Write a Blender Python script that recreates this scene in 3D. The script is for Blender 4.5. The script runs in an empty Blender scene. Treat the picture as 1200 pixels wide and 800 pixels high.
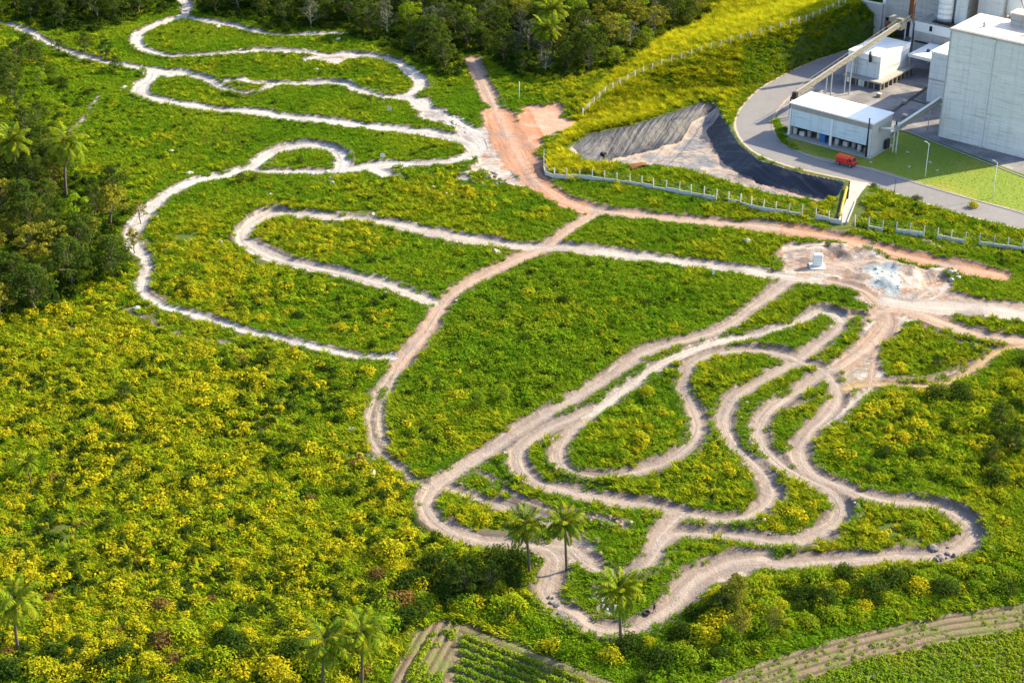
import bpy, math, random
import numpy as np
from mathutils import Vector, Matrix
R = random.Random(7); rng = np.random.default_rng(7)
sc = bpy.context.scene; C = sc.collection
rad = math.radians

# ------------------------------------------------------------------ camera
FPX, PITCH, CH = 2000.0, rad(28), 160.0          # focal in photo pixels (1200 wide), pitch, height
cam = bpy.data.objects.new('camera', bpy.data.cameras.new('camera')); C.objects.link(cam)
cam.location = (0, 0, CH); cam.rotation_euler = (math.pi/2 - PITCH, 0, 0)
cam.data.sensor_width = 36; cam.data.lens = 36*FPX/1200; cam.data.clip_end = 20000; cam.data.clip_start = 1
sc.camera = cam
cp, sp = math.cos(PITCH), math.sin(PITCH)
def ray(u, v):
    a = (u-600)/FPX; b = (400-v)/FPX
    return np.array([a, cp + b*sp, -sp + b*cp])
def W(u, v, z=0.0):                               # photo pixel -> world point at height z
    d = ray(u, v); t = (z-CH)/d[2]
    return np.array([d[0]*t, d[1]*t, z])
def PX(x, y, z=0.0):                              # world -> photo pixel (vectorised)
    c = y*cp - (z-CH)*sp
    return 600 + FPX*x/c, 400 - FPX*(y*sp + (z-CH)*cp)/c

# ------------------------------------------------------------------ noise
_T = rng.random((256, 256))
def vn(x, y, s, seed=0):
    x = np.asarray(x)/s + seed*17.3; y = np.asarray(y)/s + seed*9.7
    xi = np.floor(x).astype(int); yi = np.floor(y).astype(int)
    fx = x-xi; fy = y-yi; fx = fx*fx*(3-2*fx); fy = fy*fy*(3-2*fy)
    a = _T[xi & 255, yi & 255]; b = _T[(xi+1) & 255, yi & 255]; c = _T[xi & 255, (yi+1) & 255]; d = _T[(xi+1) & 255, (yi+1) & 255]
    return (a*(1-fx)+b*fx)*(1-fy) + (c*(1-fx)+d*fx)*fy
def fb(x, y, s, seed=0): return vn(x, y, s, seed)*.55 + vn(x, y, s/2.1, seed+3)*.3 + vn(x, y, s/4.3, seed+5)*.15
def sst(a, b, x):
    t = np.clip((x-a)/(b-a), 0, 1); return t*t*(3-2*t)

# ------------------------------------------------------------------ layout read from the photo (pixels)
WHITE, PALE, TAN, SALMON, GOLD, RUT, ROSE, DARK = range(8)
TINT = np.array([(.33,.32,.325), (.295,.265,.25), (.205,.165,.145), (.30,.15,.09), (.25,.165,.07), (.235,.195,.15), (.26,.18,.14), (.11,.085,.075)])
def flat(s):
    v = [float(x) for x in s.replace(',', ' ').split()]
    return list(zip(v[0::2], v[1::2]))
TR = [  # (name, tint, width m, points)
 ('dirt_track', WHITE, 3.6, '-30 18 0 27 22 32 50 45 75 57 100 65 120 71 140 75 165 80 190 83 215 86 240 92 262 103 275 108 290 110 308 105 325 98 345 98 365 96 400 97 420 105 447 112 475 115 500 125 540 146 566 160'),
 ('dirt_track', WHITE, 2.2, '262 98 275 97 300 98 325 97 335 99'),
 ('dirt_track', WHITE, 5.0, '200 88 182 85 178 92 168 98 165 107 172 113 190 118 215 123 240 126 270 129 300 131 330 135 370 139 410 144 440 148 480 152 510 157 535 162 550 168 558 176 550 183 535 188 510 191 480 193 450 194 430 196 410 199 395 201'),
 ('dirt_track', WHITE, 4.4, '214 -12 216 0 219 10 214 20 200 25 180 32 165 40 161 50 168 58 185 63 210 66 240 66 270 64 290 61 310 60 340 61 380 64 410 63 430 65 450 69 468 75 480 84 491 93 494 100 487 107 470 112'),
 ('dirt_track', WHITE, 3.4, '214 22 232 23 250 25 275 29 300 36 330 41 360 40 402 39'),
 ('dirt_track', WHITE, 4.0, '480 114 505 128 530 143 556 160 565 175'),
 ('dirt_track', WHITE, 3.8, '290 199 330 200 370 200 400 201 430 197 455 206'),
 ('dirt_track', WHITE, 4.6, '400 200 402 190 398 180 385 173 365 170 342 171 320 178 305 188 292 197 270 203 240 210 215 220 195 232 178 244 168 254 160 265 155 278 158 290 165 297'),
 ('dirt_track', WHITE, 3.2, '163 292 172 303 173 315 169 327 167 341 175 349 190 357 215 365 240 372 265 380 290 387 327 396 355 403 390 410 420 416 445 417 462 418'),
 ('dirt_track', PALE, 5.0, '510 354 480 343 450 334 420 325 390 317 360 311 340 306 315 297 298 289 287 280 286 270 293 262 305 254 320 249 345 250 380 252 420 256 460 262 500 270 540 277 580 283 610 288 640 289'),
 ('dirt_track', WHITE, 1.3, '69 178 72 170 78 160 90 148 102 133 112 120 116 113'),
 ('dirt_track', PALE, .9, '150 362 175 375 200 388 240 398 275 404'),
 ('dirt_road', ROSE, 5.2, '553 70 560 84 568 100 577 120 583 138'),
 ('dirt_road', SALMON, 9.5, '583 135 592 155 603 175 614 193'),
 ('dirt_road', SALMON, 6.5, '610 190 624 208 645 226 668 238 690 245'),
 ('dirt_road', ROSE, 5.6, '680 241 715 249 750 251 800 255 850 260 900 266 935 272'),
 ('dirt_road', SALMON, 6.6, '920 269 970 277 1010 286 1050 295 1090 305 1130 314 1172 322'),
 ('dirt_track', ROSE, 4.4, '700 248 680 262 655 279 640 289 615 300 585 313 560 326 540 338 522 352 512 368 502 385 490 402 475 418 466 430'),
 ('dirt_track', RUT, 2.0, '463 428 452 445 442 460 435 478 433 495 436 512 445 530'),
 ('dirt_track', RUT, 2.0, '471 428 462 442 455 457 447 475 444 492 447 508 455 525'),
 ('dirt_track', RUT, 2.6, '436 515 447 530 462 543 480 556 500 568 510 572'),
 ('dirt_track', PALE, 5.2, '630 289 665 291 700 296 740 300 780 304 820 308 860 313 900 320 930 325 960 327'),
 ('dirt_track', TAN, 4.1, '945 324 925 329 905 345 880 362 850 382 815 396 777 406 752 417 727 434 690 457 665 471 640 483'),
 ('dirt_track', TAN, 4.3, '650 479 612 500 575 525 542 546 525 557 511 568 501 585 505 602 523 617 542 626 567 632 600 635 632 640'),
 ('dirt_track', TAN, 4.6, '615 637 640 642 652 655 648 672 643 690 650 703 668 719 692 732 715 737 742 735 768 722 792 706 808 688'),
 ('dirt_track', TAN, 5.6, '795 697 815 679 835 667 862 657 895 655'),
 ('dirt_track', TAN, 4.6, '885 655 920 660 970 657 1010 655 1050 652 1087 652 1112 647 1132 637 1140 625 1132 611 1112 599 1087 592 1062 590 1037 588 1012 581 987 571 962 561 948 551 939 537 938 521'),
 ('dirt_track', TAN, 4.0, '938 524 950 506 967 491 980 474 981 456 973 442 958 431 940 424 922 417 897 411 872 410 850 412 827 418 812 428 805 441 803 455 810 470 817 487 820 502 814 517 800 531 780 542 752 550 727 556 702 557 677 553 661 544 656 531 660 516 672 501 690 488'),
 ('dirt_track', PALE, 3.6, '988 377 978 368 962 366 947 372 922 381 885 391 860 396 840 401 815 410 790 421 760 438 727 460 697 481 685 487'),
 ('dirt_track', TAN, 4.1, '692 479 670 489 645 499 624 512 608 527 608 542 618 556 640 568 675 577 717 585 757 591 790 598 815 604 845 608 870 606 890 597 903 585 905 572 895 556 882 543 872 533 858 518 850 500 850 485 860 469 877 456 902 442 927 427 945 416 965 400 980 387 987 378'),
 ('dirt_track', TAN, 4.2, '985 430 960 440 938 457 915 472 900 485 891 500 891 515 900 530 915 545 932 556 957 567 977 580 986 595 981 610 960 625 932 634 905 634 880 629 845 626 807 624 787 627 775 637 766 652 754 665 733 671 712 669 693 660 679 649 662 632'),
 ('dirt_track', TAN, 4.4, '640 637 668 640 690 655'),
 ('dirt_track', TAN, 3.6, '800 601 787 612 772 630 766 648'),
 ('dirt_track', ROSE, 4.8, '985 430 1010 412 1030 393 1040 377 1035 360 1015 342 985 332 950 325 920 323'),
 ('dirt_track', PALE, 2.4, '1021 456 1000 473 980 490 960 503'),
 ('dirt_track', ROSE, 2.2, '1038 385 1028 410 1022 435 1020 456'),
 ('dirt_track', GOLD, 2.8, '988 456 1020 450 1060 451 1097 450 1122 442 1142 430 1160 417 1178 407 1215 402'),
 ('dirt_track', ROSE, 1.6, '1020 444 1060 445 1090 443 1115 435 1135 422'),
 ('dirt_track', ROSE, 5.0, '1030 365 1055 362 1080 369 1110 379 1140 389 1170 395 1215 398'),
 ('dirt_track', PALE, 7.0, '1040 352 1070 358 1100 360 1130 361 1165 364 1215 370'),
 ('dirt_track', TAN, 1.3, '922 481 945 472 970 465'),
 ('dirt_track', TAN, 3.2, '519 566 540 574 566 582 592 591 622 601 650 612 672 628'),
 ('dirt_track', TAN, 1.8, '565 553 600 576 635 594 692 606 735 618'),
 ('dirt_track', ROSE, 1.4, '987 378 1000 370 1020 372 1035 377'),
 ('dirt_track', DARK, 0.7, '905 305 940 300 985 308 1030 330 1050 350 1062 380'),
 ('dirt_track', DARK, 0.6, '920 312 960 314 1000 322 1030 340 1045 365 1050 400'),
 ('dirt_track', DARK, 0.6, '1000 298 1040 308 1075 325 1090 345 1120 352 1200 362'),
 ('dirt_track', WHITE, 1.0, '1045 350 1080 352 1100 345 1112 330'),
 ('dirt_track', DARK, 0.6, '1030 372 1055 352 1090 348 1140 352 1200 356'),
 ('dirt_track', PALE, 1.2, '1010 395 1030 370 1070 345'),
 ('dirt_track', DARK, 0.6, '1040 380 1075 372 1110 384 1150 396 1205 402'),
 ('dirt_track', DARK, 0.5, '1060 352 1100 366 1150 372 1205 374'),
 ('dirt_track', ROSE, 1.6, '1080 380 1110 395 1150 406 1205 408'),
 ('dirt_track', PALE, 1.4, '1095 338 1075 350 1060 372 1045 385'),
 ('dirt_track', DARK, 0.5, '990 445 1015 425 1030 400 1040 380'),
 ('dirt_track', DARK, 0.5, '970 330 1000 340 1022 352 1034 372 1028 395'),
 ('dirt_track', RUT, 0.8, '578 140 590 165 610 195 640 222'),
 ('dirt_track', RUT, 0.8, '590 140 602 165 620 192 650 220'),
]
BARE = [ # (tint rgb, edge softness irrelevant, polygon)
 ((0.37,0.155,0.085), '602 138 620 128 650 127 672 137 668 150 648 163 625 172 606 168'),
 ((0.378,0.284,0.239), '612 153 640 152 652 158 630 172 612 170'),
 ((0.315,0.277,0.252), '545 160 575 150 590 175 605 200 620 215 595 214 566 206 545 203 555 185'),
 ((0.265,0.239,0.233), '540 205 560 198 560 210 548 217'),
 ((0.359,0.334,0.315), '478 110 500 118 545 140 565 158 552 166 520 150 490 132 468 117'),
 ((0.359,0.334,0.315), '350 66 385 62 430 64 420 71 395 77 380 72'),
 ((0.328,0.265,0.227), '640 628 672 622 700 640 690 656 672 668 655 660 640 648'),
 ((0.31,0.235,0.19), '1040 340 1100 335 1140 348 1205 356 1210 372 1150 370 1100 372 1075 376 1050 390 1030 385'),
 ((0.353,0.271,0.227), '912 284 950 282 1000 296 1050 305 1098 322 1100 345 1060 356 1030 350 990 334 940 326 915 318 908 300'),
 ((0.353,0.296,0.258), '1010 345 1060 335 1100 350 1095 372 1060 378 1035 392 1020 380'),
 ((0.35,0.40,0.42), '1018 318 1040 312 1062 318 1068 332 1055 346 1038 348 1026 334'),
 ((0.227,0.220,0.233), '645 692 660 718 690 736 730 744 690 744 655 728 638 704'),
 ((0.284,0.252,0.239), '690 690 705 688 712 706 730 722 715 724 697 712'),
 ((0.252,0.208,0.164), '985 440 1012 420 1030 430 1018 452 992 458'),
 ((0.252,0.227,0.208), '1085 640 1115 640 1122 652 1100 660'),
 ((0.239,0.227,0.227), '1110 607 1135 600 1150 615 1145 640 1128 645 1138 622'),
 ((0.296,0.239,0.195), '840 655 880 640 905 645 900 662 860 668 835 680'),
]
ROADC = '1012 62 985 71 958 81 930 95 904 112 886 134 884 152 899 172 930 186 970 196 1020 207 1075 224 1130 241 1200 259 1300 286'
YARD = '905 123 933 103 962 88 990 77 1012 60 1035 46 1110 40 1260 40 1260 220 1200 204 1100 167 1053 150 1043 158 1020 178 930 152 918 148'
LAWN = '1020 180 1044 163 1056 154 1100 170 1200 209 1260 226 1260 272 1200 250 1100 222 1020 198 965 187 935 176 918 162 922 158'
BASIN_OUT = '663 176 690 157 740 147 790 131 822 119 838 121 848 138 856 152 866 168 890 187 940 202 990 212 982 229 958 235 905 227 850 211 800 197 760 193 720 191 690 192'
FIELDS = ['450 830 462 790 478 755 495 734 515 725 545 728 590 744 640 768 690 788 760 815 800 840',
          '780 830 850 793 905 772 1000 744 1100 721 1230 704 1230 840 800 860']
# ------------------------------------------------------------------ curve helpers
def spline(pts, step=.8):
    p = np.array(pts, float); p = np.vstack([2*p[0]-p[1], p, 2*p[-1]-p[-2]])
    out = []
    for i in range(1, len(p)-2):
        a, b, c, d = p[i-1], p[i], p[i+1], p[i+2]
        n = max(2, int(np.linalg.norm(c-b)/step))
        t = np.linspace(0, 1, n, endpoint=False)[:, None]
        out.append(.5*((2*b) + (c-a)*t + (2*a-5*b+4*c-d)*t**2 + (3*b-a-3*c+d)*t**3))
    out.append(p[-2][None]); return np.vstack(out)
def wpts(s, z=0.0): return np.array([W(u, v, z)[:2] for u, v in (flat(s) if isinstance(s, str) else s)])

# ------------------------------------------------------------------ grid
GX0, GX1, GY0, GY1, GS = -205.0, 205.0, 176.0, 560.0, .5
gx = np.arange(GX0, GX1+.01, GS); gy = np.arange(GY0, GY1+.01, GS)
NX, NY = len(gx), len(gy)
XX, YY = np.meshgrid(gx, gy)                     # [iy, ix]
BIG = 9.0
def window(lo, hi, pad):
    i0 = max(0, int((lo[0]-pad-GX0)/GS)); i1 = min(NX, int((hi[0]+pad-GX0)/GS)+2)
    j0 = max(0, int((lo[1]-pad-GY0)/GS)); j1 = min(NY, int((hi[1]+pad-GY0)/GS)+2)
    return i0, i1, j0, j1
def poly_dist(p, cap=BIG, closed=False):
    """distance, signed lateral, along, curvature to a polyline, on the grid"""
    D = np.full((NY, NX), cap, np.float32); LAT = np.zeros_like(D); AL = np.zeros_like(D); CU = np.zeros_like(D)
    seg = np.diff(p, axis=0); L = np.linalg.norm(seg, axis=1); S = np.concatenate([[0], np.cumsum(L)])
    ang = np.unwrap(np.arctan2(seg[:, 1], seg[:, 0])); cv = np.gradient(ang)/np.maximum(L, .05)
    k = np.ones(9)/9; cv = np.convolve(np.pad(cv, 4, 'edge'), k, 'valid') if len(cv) > 9 else cv
    for i in range(len(seg)):
        if L[i] < 1e-6: continue
        a, b = p[i], p[i+1]
        i0, i1, j0, j1 = window(np.minimum(a, b), np.maximum(a, b), cap)
        if i1 <= i0 or j1 <= j0: continue
        x = XX[j0:j1, i0:i1]-a[0]; y = YY[j0:j1, i0:i1]-a[1]
        t = np.clip((x*seg[i, 0]+y*seg[i, 1])/L[i]**2, 0, 1)
        ex = x-t*seg[i, 0]; ey = y-t*seg[i, 1]; d = np.hypot(ex, ey)
        s = np.sign(seg[i, 0]*ey-seg[i, 1]*ex)
        m = d < D[j0:j1, i0:i1]
        D[j0:j1, i0:i1][m] = d[m]; LAT[j0:j1, i0:i1][m] = (d*s)[m]
        AL[j0:j1, i0:i1][m] = (S[i]+t*L[i])[m]; CU[j0:j1, i0:i1][m] = cv[i]
    return D, LAT, AL, CU
def inside(p, x, y):
    r = np.zeros(np.shape(x), bool); n = len(p)
    for i in range(n):
        (x0, y0), (x1, y1) = p[i], p[(i+1) % n]
        if y0 == y1: continue
        c = ((y0 > y) != (y1 > y)) & (x < (x1-x0)*(y-y0)/(y1-y0)+x0); r ^= c
    return r
def poly_sdf(p, cap=BIG):
    q = np.vstack([p, p[:1]]); D, *_ = poly_dist(q, cap)
    i0, i1, j0, j1 = window(p.min(0), p.max(0), 1)
    m = np.zeros((NY, NX), bool); m[j0:j1, i0:i1] = inside(p, XX[j0:j1, i0:i1], YY[j0:j1, i0:i1])
    return np.where(m, -D, D)

# ------------------------------------------------------------------ terrain height
Z = (fb(XX, YY, 26, 1)-.5)*1.5 + (fb(XX, YY, 7, 2)-.5)*.5
# ridge with a fence, falling to the plant road
RIDGE = [((683,136),.6), ((700,120),1.6), ((717,107),2.5), ((760,85),4), ((813,66),6), ((870,48),8), ((927,31),10), ((960,19),10.4), ((992,6),10.6), ((1030,-12),10.6)]
rp = np.array([W(u, v, z) for (u, v), z in RIDGE])
rs = spline(rp, .8)
def ridge_field():
    D = np.full((NY, NX), 60.0); ZR = np.zeros_like(D); SD = np.zeros_like(D)
    i0, i1, j0, j1 = window(rs[:, :2].min(0), rs[:, :2].max(0), 45)
    x = XX[j0:j1, i0:i1]; y = YY[j0:j1, i0:i1]
    for i in range(0, len(rs)-1, 1):
        a, b = rs[i], rs[i+1]; e = b-a; l2 = e[0]**2+e[1]**2
        t = np.clip(((x-a[0])*e[0]+(y-a[1])*e[1])/l2, 0, 1)
        ex = x-a[0]-t*e[0]; ey = y-a[1]-t*e[1]; d = np.hypot(ex, ey)
        m = d < D[j0:j1, i0:i1]
        D[j0:j1, i0:i1][m] = d[m]; ZR[j0:j1, i0:i1][m] = (a[2]+t*e[2])[m]
        SD[j0:j1, i0:i1][m] = np.sign(e[0]*ey-e[1]*ex)[m]
    return D, ZR, SD
rD, rZ, rS = ridge_field()
ROAD_P = spline(wpts(ROADC)); road_sd, road_lat, road_al, _ = poly_dist(ROAD_P, 40); road_sd = road_sd-4.6
gapr = np.maximum(road_sd-1.2, 0)
fr_ = np.where(rS < 0, np.maximum(np.maximum(rD-.6, 0)/np.maximum(rZ*1.9, 1.5), np.maximum(rD-.6, 0)/np.maximum(rD-.6+gapr, .01)), np.maximum(rD-.6, 0)/40)
hill = rZ*(1-np.where(rS < 0, np.clip(fr_, 0, 1)**1.25, sst(0, 1, fr_)))
# plant frame
PA = rad(-40); pax = np.array([math.cos(PA), math.sin(PA)]); pay = np.array([-pax[1], pax[0]])
PO = W(1019, 184)[:2]
PS = (XX-PO[0])*pax[0]+(YY-PO[1])*pax[1]; PT = (XX-PO[0])*pay[0]+(YY-PO[1])*pay[1]
hill = np.where((PS > -47.0) & (PT > 60), 0, hill)
hmask = np.where(rD < 55, hill, 0)
yard_sd = poly_sdf(wpts(YARD)); lawn_sd = poly_sdf(wpts(LAWN))
plantflat = sst(0, 5, np.minimum(np.minimum(road_sd, yard_sd), lawn_sd))
Z = Z*plantflat + hmask*np.maximum(plantflat, (rZ > 3)*1.0)
# lined basin
bas = poly_sdf(wpts(BASIN_OUT), 12.0)
inner = np.clip(-bas, 0, 12)
farline, *_ = poly_dist(wpts('663 176 690 157 740 147 790 131 842 113'), 30)
armline, *_ = poly_dist(wpts('850 137 856 150 866 168 890 187 940 202 990 212'), 30)
depth = np.where(farline < armline, 4.6*sst(0, 8.6, farline), 4.2*sst(0, 5.2, armline))
nearline, *_ = poly_dist(wpts('982 229 958 235 905 227 850 211 800 197 760 193 720 191 690 192 663 176'), 30)
depth = np.minimum(depth, 4.6*sst(0, 5.0, nearline))
for _ in range(5):
    dpad = np.pad(np.where(bas < 0, depth, 0), 2, 'edge'); depth = np.where(bas < 0, sum(dpad[2+i:2+i+NY, 2+j:2+j+NX] for i in (-2, -1, 0, 1, 2) for j in (-2, -1, 0, 1, 2))/25, depth)
depth = depth+np.where(depth > 1, (fb(XX, YY, 4, 77)-.5)*1.1, 0)
Z = np.where(bas < 0, -depth, Z*sst(0, 4, bas))
liner = np.where(bas < 0, np.minimum(farline-8.6, armline-5.0), 5.0)
liner = np.maximum(liner, -(nearline-3.0)*1.0)
liner = np.maximum(liner, 4.0-np.abs(farline-armline)); liner = np.where(bas < 0, liner, 5.0)
# fields
field_sd = np.minimum(poly_sdf(wpts(FIELDS[0])), poly_sdf(wpts(FIELDS[1])))
f1, f1l, *_ = poly_dist(wpts('780 830 850 793 905 772 1000 744 1100 721 1230 704'), 40)
# tracks and bare ground
TRK = np.full((NY, NX), BIG, np.float32); LAT = np.zeros_like(TRK); ALO = np.zeros_like(TRK); CUR = np.zeros_like(TRK)
TIN = np.zeros((NY, NX, 3), np.float32); TIN[:] = TINT[TAN]; TID = np.full((NY, NX), -1, np.int16)
LAT[:] = 99; BAREF = np.zeros_like(TRK)
for k, (nm, ti, w, s) in enumerate(TR):
    p = spline(wpts(s))
    D, la, al, cu = poly_dist(p)
    ww = w*(.80+.34*vn(al, np.full_like(al, k*7.0), 8, k)+.12*vn(al, np.full_like(al, k*3.0), 2.5, k+2))
    sd = D-ww/2
    m = sd < TRK
    TRK[m] = sd[m]; LAT[m] = (la/(ww/2))[m]; ALO[m] = al[m]+k*50; CUR[m] = (cu*np.sign(la))[m]; TIN[m] = TINT[ti]*(.93+.14*vn(al, al*0+k, 14, 5))[m][:, None]; TID[m] = k
for k, (col, s) in enumerate(BARE):
    sd = poly_sdf(wpts(s)) + (fb(XX, YY, 7, 20+k)-.5)*9+(fb(XX, YY, 1.8, 31+k)-.5)*1.6
    m = (sd < TRK) & ((TRK > -.3) | (k == 10)) if k != 10 else (sd < .3)
    w8 = np.where((TRK < .0) & (k != 10), .5, 1.0)[m][:, None]
    TIN[m] = TIN[m]*(1-w8)+np.array(col)*w8
    TID[m & (TRK > 0)] = 100+k; BAREF[m] = {0: .35, 7: .8, 10: .12, 3: .4, 11: .4, 12: .4, 14: .4, 15: .4}.get(k, 1)
    TRK = np.minimum(TRK, sd).astype(np.float32)
carve = sst(0, 1.2, -TRK)
nb = fb(XX, YY, 6, 9)
bh = (.10+.5*nb*nb+np.clip(-CUR*6, 0, 1.0)*.9)
berm = bh*np.exp(-((TRK-.45)/.65)**2)
rut = np.where((np.abs(LAT) < 1.2), .05*np.sin(LAT*7.5+2*vn(ALO, ALO*0, 8, 3)), 0)*carve
Z = Z - .22*carve + berm*(road_sd > 1) + rut
# mounds: spoil heaps at the crossroads, gravel ridges
def mound(u, v, r, h, sx=1.0):
    x, y = W(u, v)[:2]; d = np.hypot((XX-x)/sx, YY-y)/r
    d = d+.5*(fb(XX, YY, 4.5, 33)-.5); return h*sst(1.05, .1, d)*(.45+1.1*fb(XX, YY, 2.6, 30))
for a in [(1041, 324, 6.5, 1.0, 1.7), (1054, 334, 5, .8, 1.4), (1030, 312, 4.5, 1.2, 1.5), (1062, 318, 4, 1.1, 1.2), (1012, 302, 4, 1.2, 1.6), (975, 292, 4, 1.2, 1.8), (1085, 322, 4, 1.2, 1.6), (995, 298, 4, 1.2, 2.0), (1110, 323, 3.5, .9, 1.5),
          (940, 298, 4, .9, 1.4), (272, 97, 4, .9, 2.5), (555, 208, 5, .9, 1.3), (665, 726, 4, .7, 1.2), (700, 700, 3, .8, 1.0), (715, 612, 3, .6, 2.2)]:
    Z = Z + mound(*a)
# furrows
fd1 = wpts('562 742 692 792'); e1 = (fd1[1]-fd1[0])/np.linalg.norm(fd1[1]-fd1[0]); fn1 = np.array([-e1[1], e1[0]])
fd2 = wpts('520 762 505 790'); e2 = (fd2[1]-fd2[0])/np.linalg.norm(fd2[1]-fd2[0]); fn2 = np.array([-e2[1], e2[0]])
row1 = (XX-fd1[0, 0])*fn1[0]+(YY-fd1[0, 1])*fn1[1]; row2 = (XX-fd2[0, 0])*fn2[0]+(YY-fd2[0, 1])*fn2[1]
split = (XX-W(535, 745)[0])*1.0 - (W(525, 800)[0]-W(535, 745)[0])*(YY-W(535, 745)[1])/(W(525, 800)[1]-W(535, 745)[1])
isf1 = (XX < W(770, 800)[0]) & (field_sd < .5)
rowc = np.where(isf1, np.where(split > 0, row1/1.75, row2/1.35), f1/1.5)
Z = Z*np.where(field_sd < 3, .45, 1) + np.where(field_sd < 0, .17*np.cos(rowc*2*np.pi), 0)*np.where(isf1 | (f1 < 6.5), 1, .4)
def Zat(x, y):
    x = np.asarray(x, float); y = np.asarray(y, float)
    fx = np.clip((x-GX0)/GS, 0, NX-1.001); fy = np.clip((y-GY0)/GS, 0, NY-1.001)
    i = fx.astype(int); j = fy.astype(int); a = fx-i; b = fy-j
    return (Z[j, i]*(1-a)+Z[j, i+1]*a)*(1-b)+(Z[j+1, i]*(1-a)+Z[j+1, i+1]*a)*b
def at(F, x, y):
    i = np.clip(np.rint((np.asarray(x)-GX0)/GS), 0, NX-1).astype(int); j = np.clip(np.rint((np.asarray(y)-GY0)/GS), 0, NY-1).astype(int)
    return F[j, i]
def G(u, v):                                       # photo pixel -> point on the terrain
    p = W(u, v, 0)
    for _ in range(8): p = W(u, v, float(Zat(p[0], p[1])))
    return Vector(p)
# colour zones of the growth (0 green .. 1 yellow, partly warm sunlight put into leaf colour), from where the photo shows them
def blob(u, v, cu, cv, ru, rv): return np.exp(-(((u-cu)/ru)**2+((v-cv)/rv)**2)**1.5)
def yellow(u, v):
    y = blob(u, v, 120, 590, 330, 190)*.95 + blob(u, v, 60, 430, 190, 95)*.9 + blob(u, v, 330, 700, 220, 130)*.8
    y = y + blob(u, v, 250, 305, 90, 45)*.85 + blob(u, v, 385, 275, 80, 26)*.9 + blob(u, v, 490, 228, 75, 26)*.7 + blob(u, v, 215, 355, 70, 30)*.7
    y = y + blob(u, v, 530, 680, 110, 60)*.55 + blob(u, v, 940, 610, 90, 45)*.45 + blob(u, v, 580, 600, 70, 25)*.5 + blob(u, v, 1000, 640, 150, 50)*.35
    y = y + blob(u, v, 840, 45, 150, 62)*.95 + blob(u, v, 700, 125, 60, 55)*1.0 + blob(u, v, 665, 190, 40, 14)*1.0 + blob(u, v, 1030, 250, 90, 26)*.45 + blob(u, v, 1080, 490, 120, 60)*.35
    y = y + blob(u, v, 800, 560, 110, 50)*.35 + blob(u, v, 990, 235, 30, 20)*.6
    return np.clip(y, 0, 1)

# ------------------------------------------------------------------ materials
def mat(name):
    m = bpy.data.materials.new(name); m.use_nodes = True
    n = m.node_tree.nodes; n.clear(); return m, n, m.node_tree.links
class NT:
    """small helper for node trees"""
    def __init__(s, name): s.m, s.n, s.l = mat(name)
    def new(s, t, **k):
        nd = s.n.new(t)
        for a, b in k.items(): setattr(nd, a, b)
        return nd
    def put(s, sock, v):
        if hasattr(v, 'is_output'): s.l.new(v, sock)
        elif isinstance(v, (tuple, list)) and len(v) == 3 and sock.type == 'RGBA': sock.default_value = (*v, 1)
        else: sock.default_value = v
    def math(s, op, a, b=None, c=None, clamp=False):
        nd = s.new('ShaderNodeMath', operation=op, use_clamp=clamp)
        for i, v in enumerate((a, b, c)):
            if v is not None: s.put(nd.inputs[i], v)
        return nd.outputs[0]
    def mix(s, f, a, b, mode='MIX'):
        nd = s.new('ShaderNodeMix', data_type='RGBA', blend_type=mode)
        s.put(nd.inputs[0], f); s.put(nd.inputs[6], a); s.put(nd.inputs[7], b); return nd.outputs[2]
    def noise(s, scale, detail=3, rough=.55, vec=None, dims='3D'):
        nd = s.new('ShaderNodeTexNoise', noise_dimensions=dims); nd.inputs['Scale'].default_value = scale
        nd.inputs['Detail'].default_value = detail; nd.inputs['Roughness'].default_value = rough
        s.put(nd.inputs['Vector'], vec if vec is not None else s.pos()); return nd.outputs[0]
    def pos(s):
        if not hasattr(s, '_p'): s._p = s.new('ShaderNodeNewGeometry').outputs['Position']
        return s._p
    def obj(s):
        if not hasattr(s, '_o'): s._o = s.new('ShaderNodeTexCoord').outputs['Object']
        return s._o
    def ramp(s, f, lo, hi):
        nd = s.new('ShaderNodeMapRange', interpolation_type='SMOOTHSTEP'); s.put(nd.inputs[0], f)
        s.put(nd.inputs[1], lo); s.put(nd.inputs[2], hi); return nd.outputs[0]
    def attr(s, name): return s.new('ShaderNodeAttribute', attribute_name=name)
    def scale(s, vec, v):
        nd = s.new('ShaderNodeVectorMath', operation='MULTIPLY'); s.put(nd.inputs[0], vec); nd.inputs[1].default_value = v; return nd.outputs[0]
    def bump(s, h, strength, dist):
        nd = s.new('ShaderNodeBump'); nd.inputs['Strength'].default_value = strength; nd.inputs['Distance'].default_value = dist
        s.put(nd.inputs['Height'], h); return nd.outputs[0]
    def out(s, sh): o = s.new('ShaderNodeOutputMaterial'); s.l.new(sh, o.inputs[0])
    def bsdf(s, col, rough=.8, normal=None, metal=0, spec=.3):
        b = s.new('ShaderNodeBsdfPrincipled'); s.put(b.inputs['Base Color'], col); s.put(b.inputs['Roughness'], rough)
        s.put(b.inputs['Metallic'], metal); b.inputs['Specular IOR Level'].default_value = spec
        if normal is not None: s.put(b.inputs['Normal'], normal)
        s.out(b.outputs[0]); return b

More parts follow.
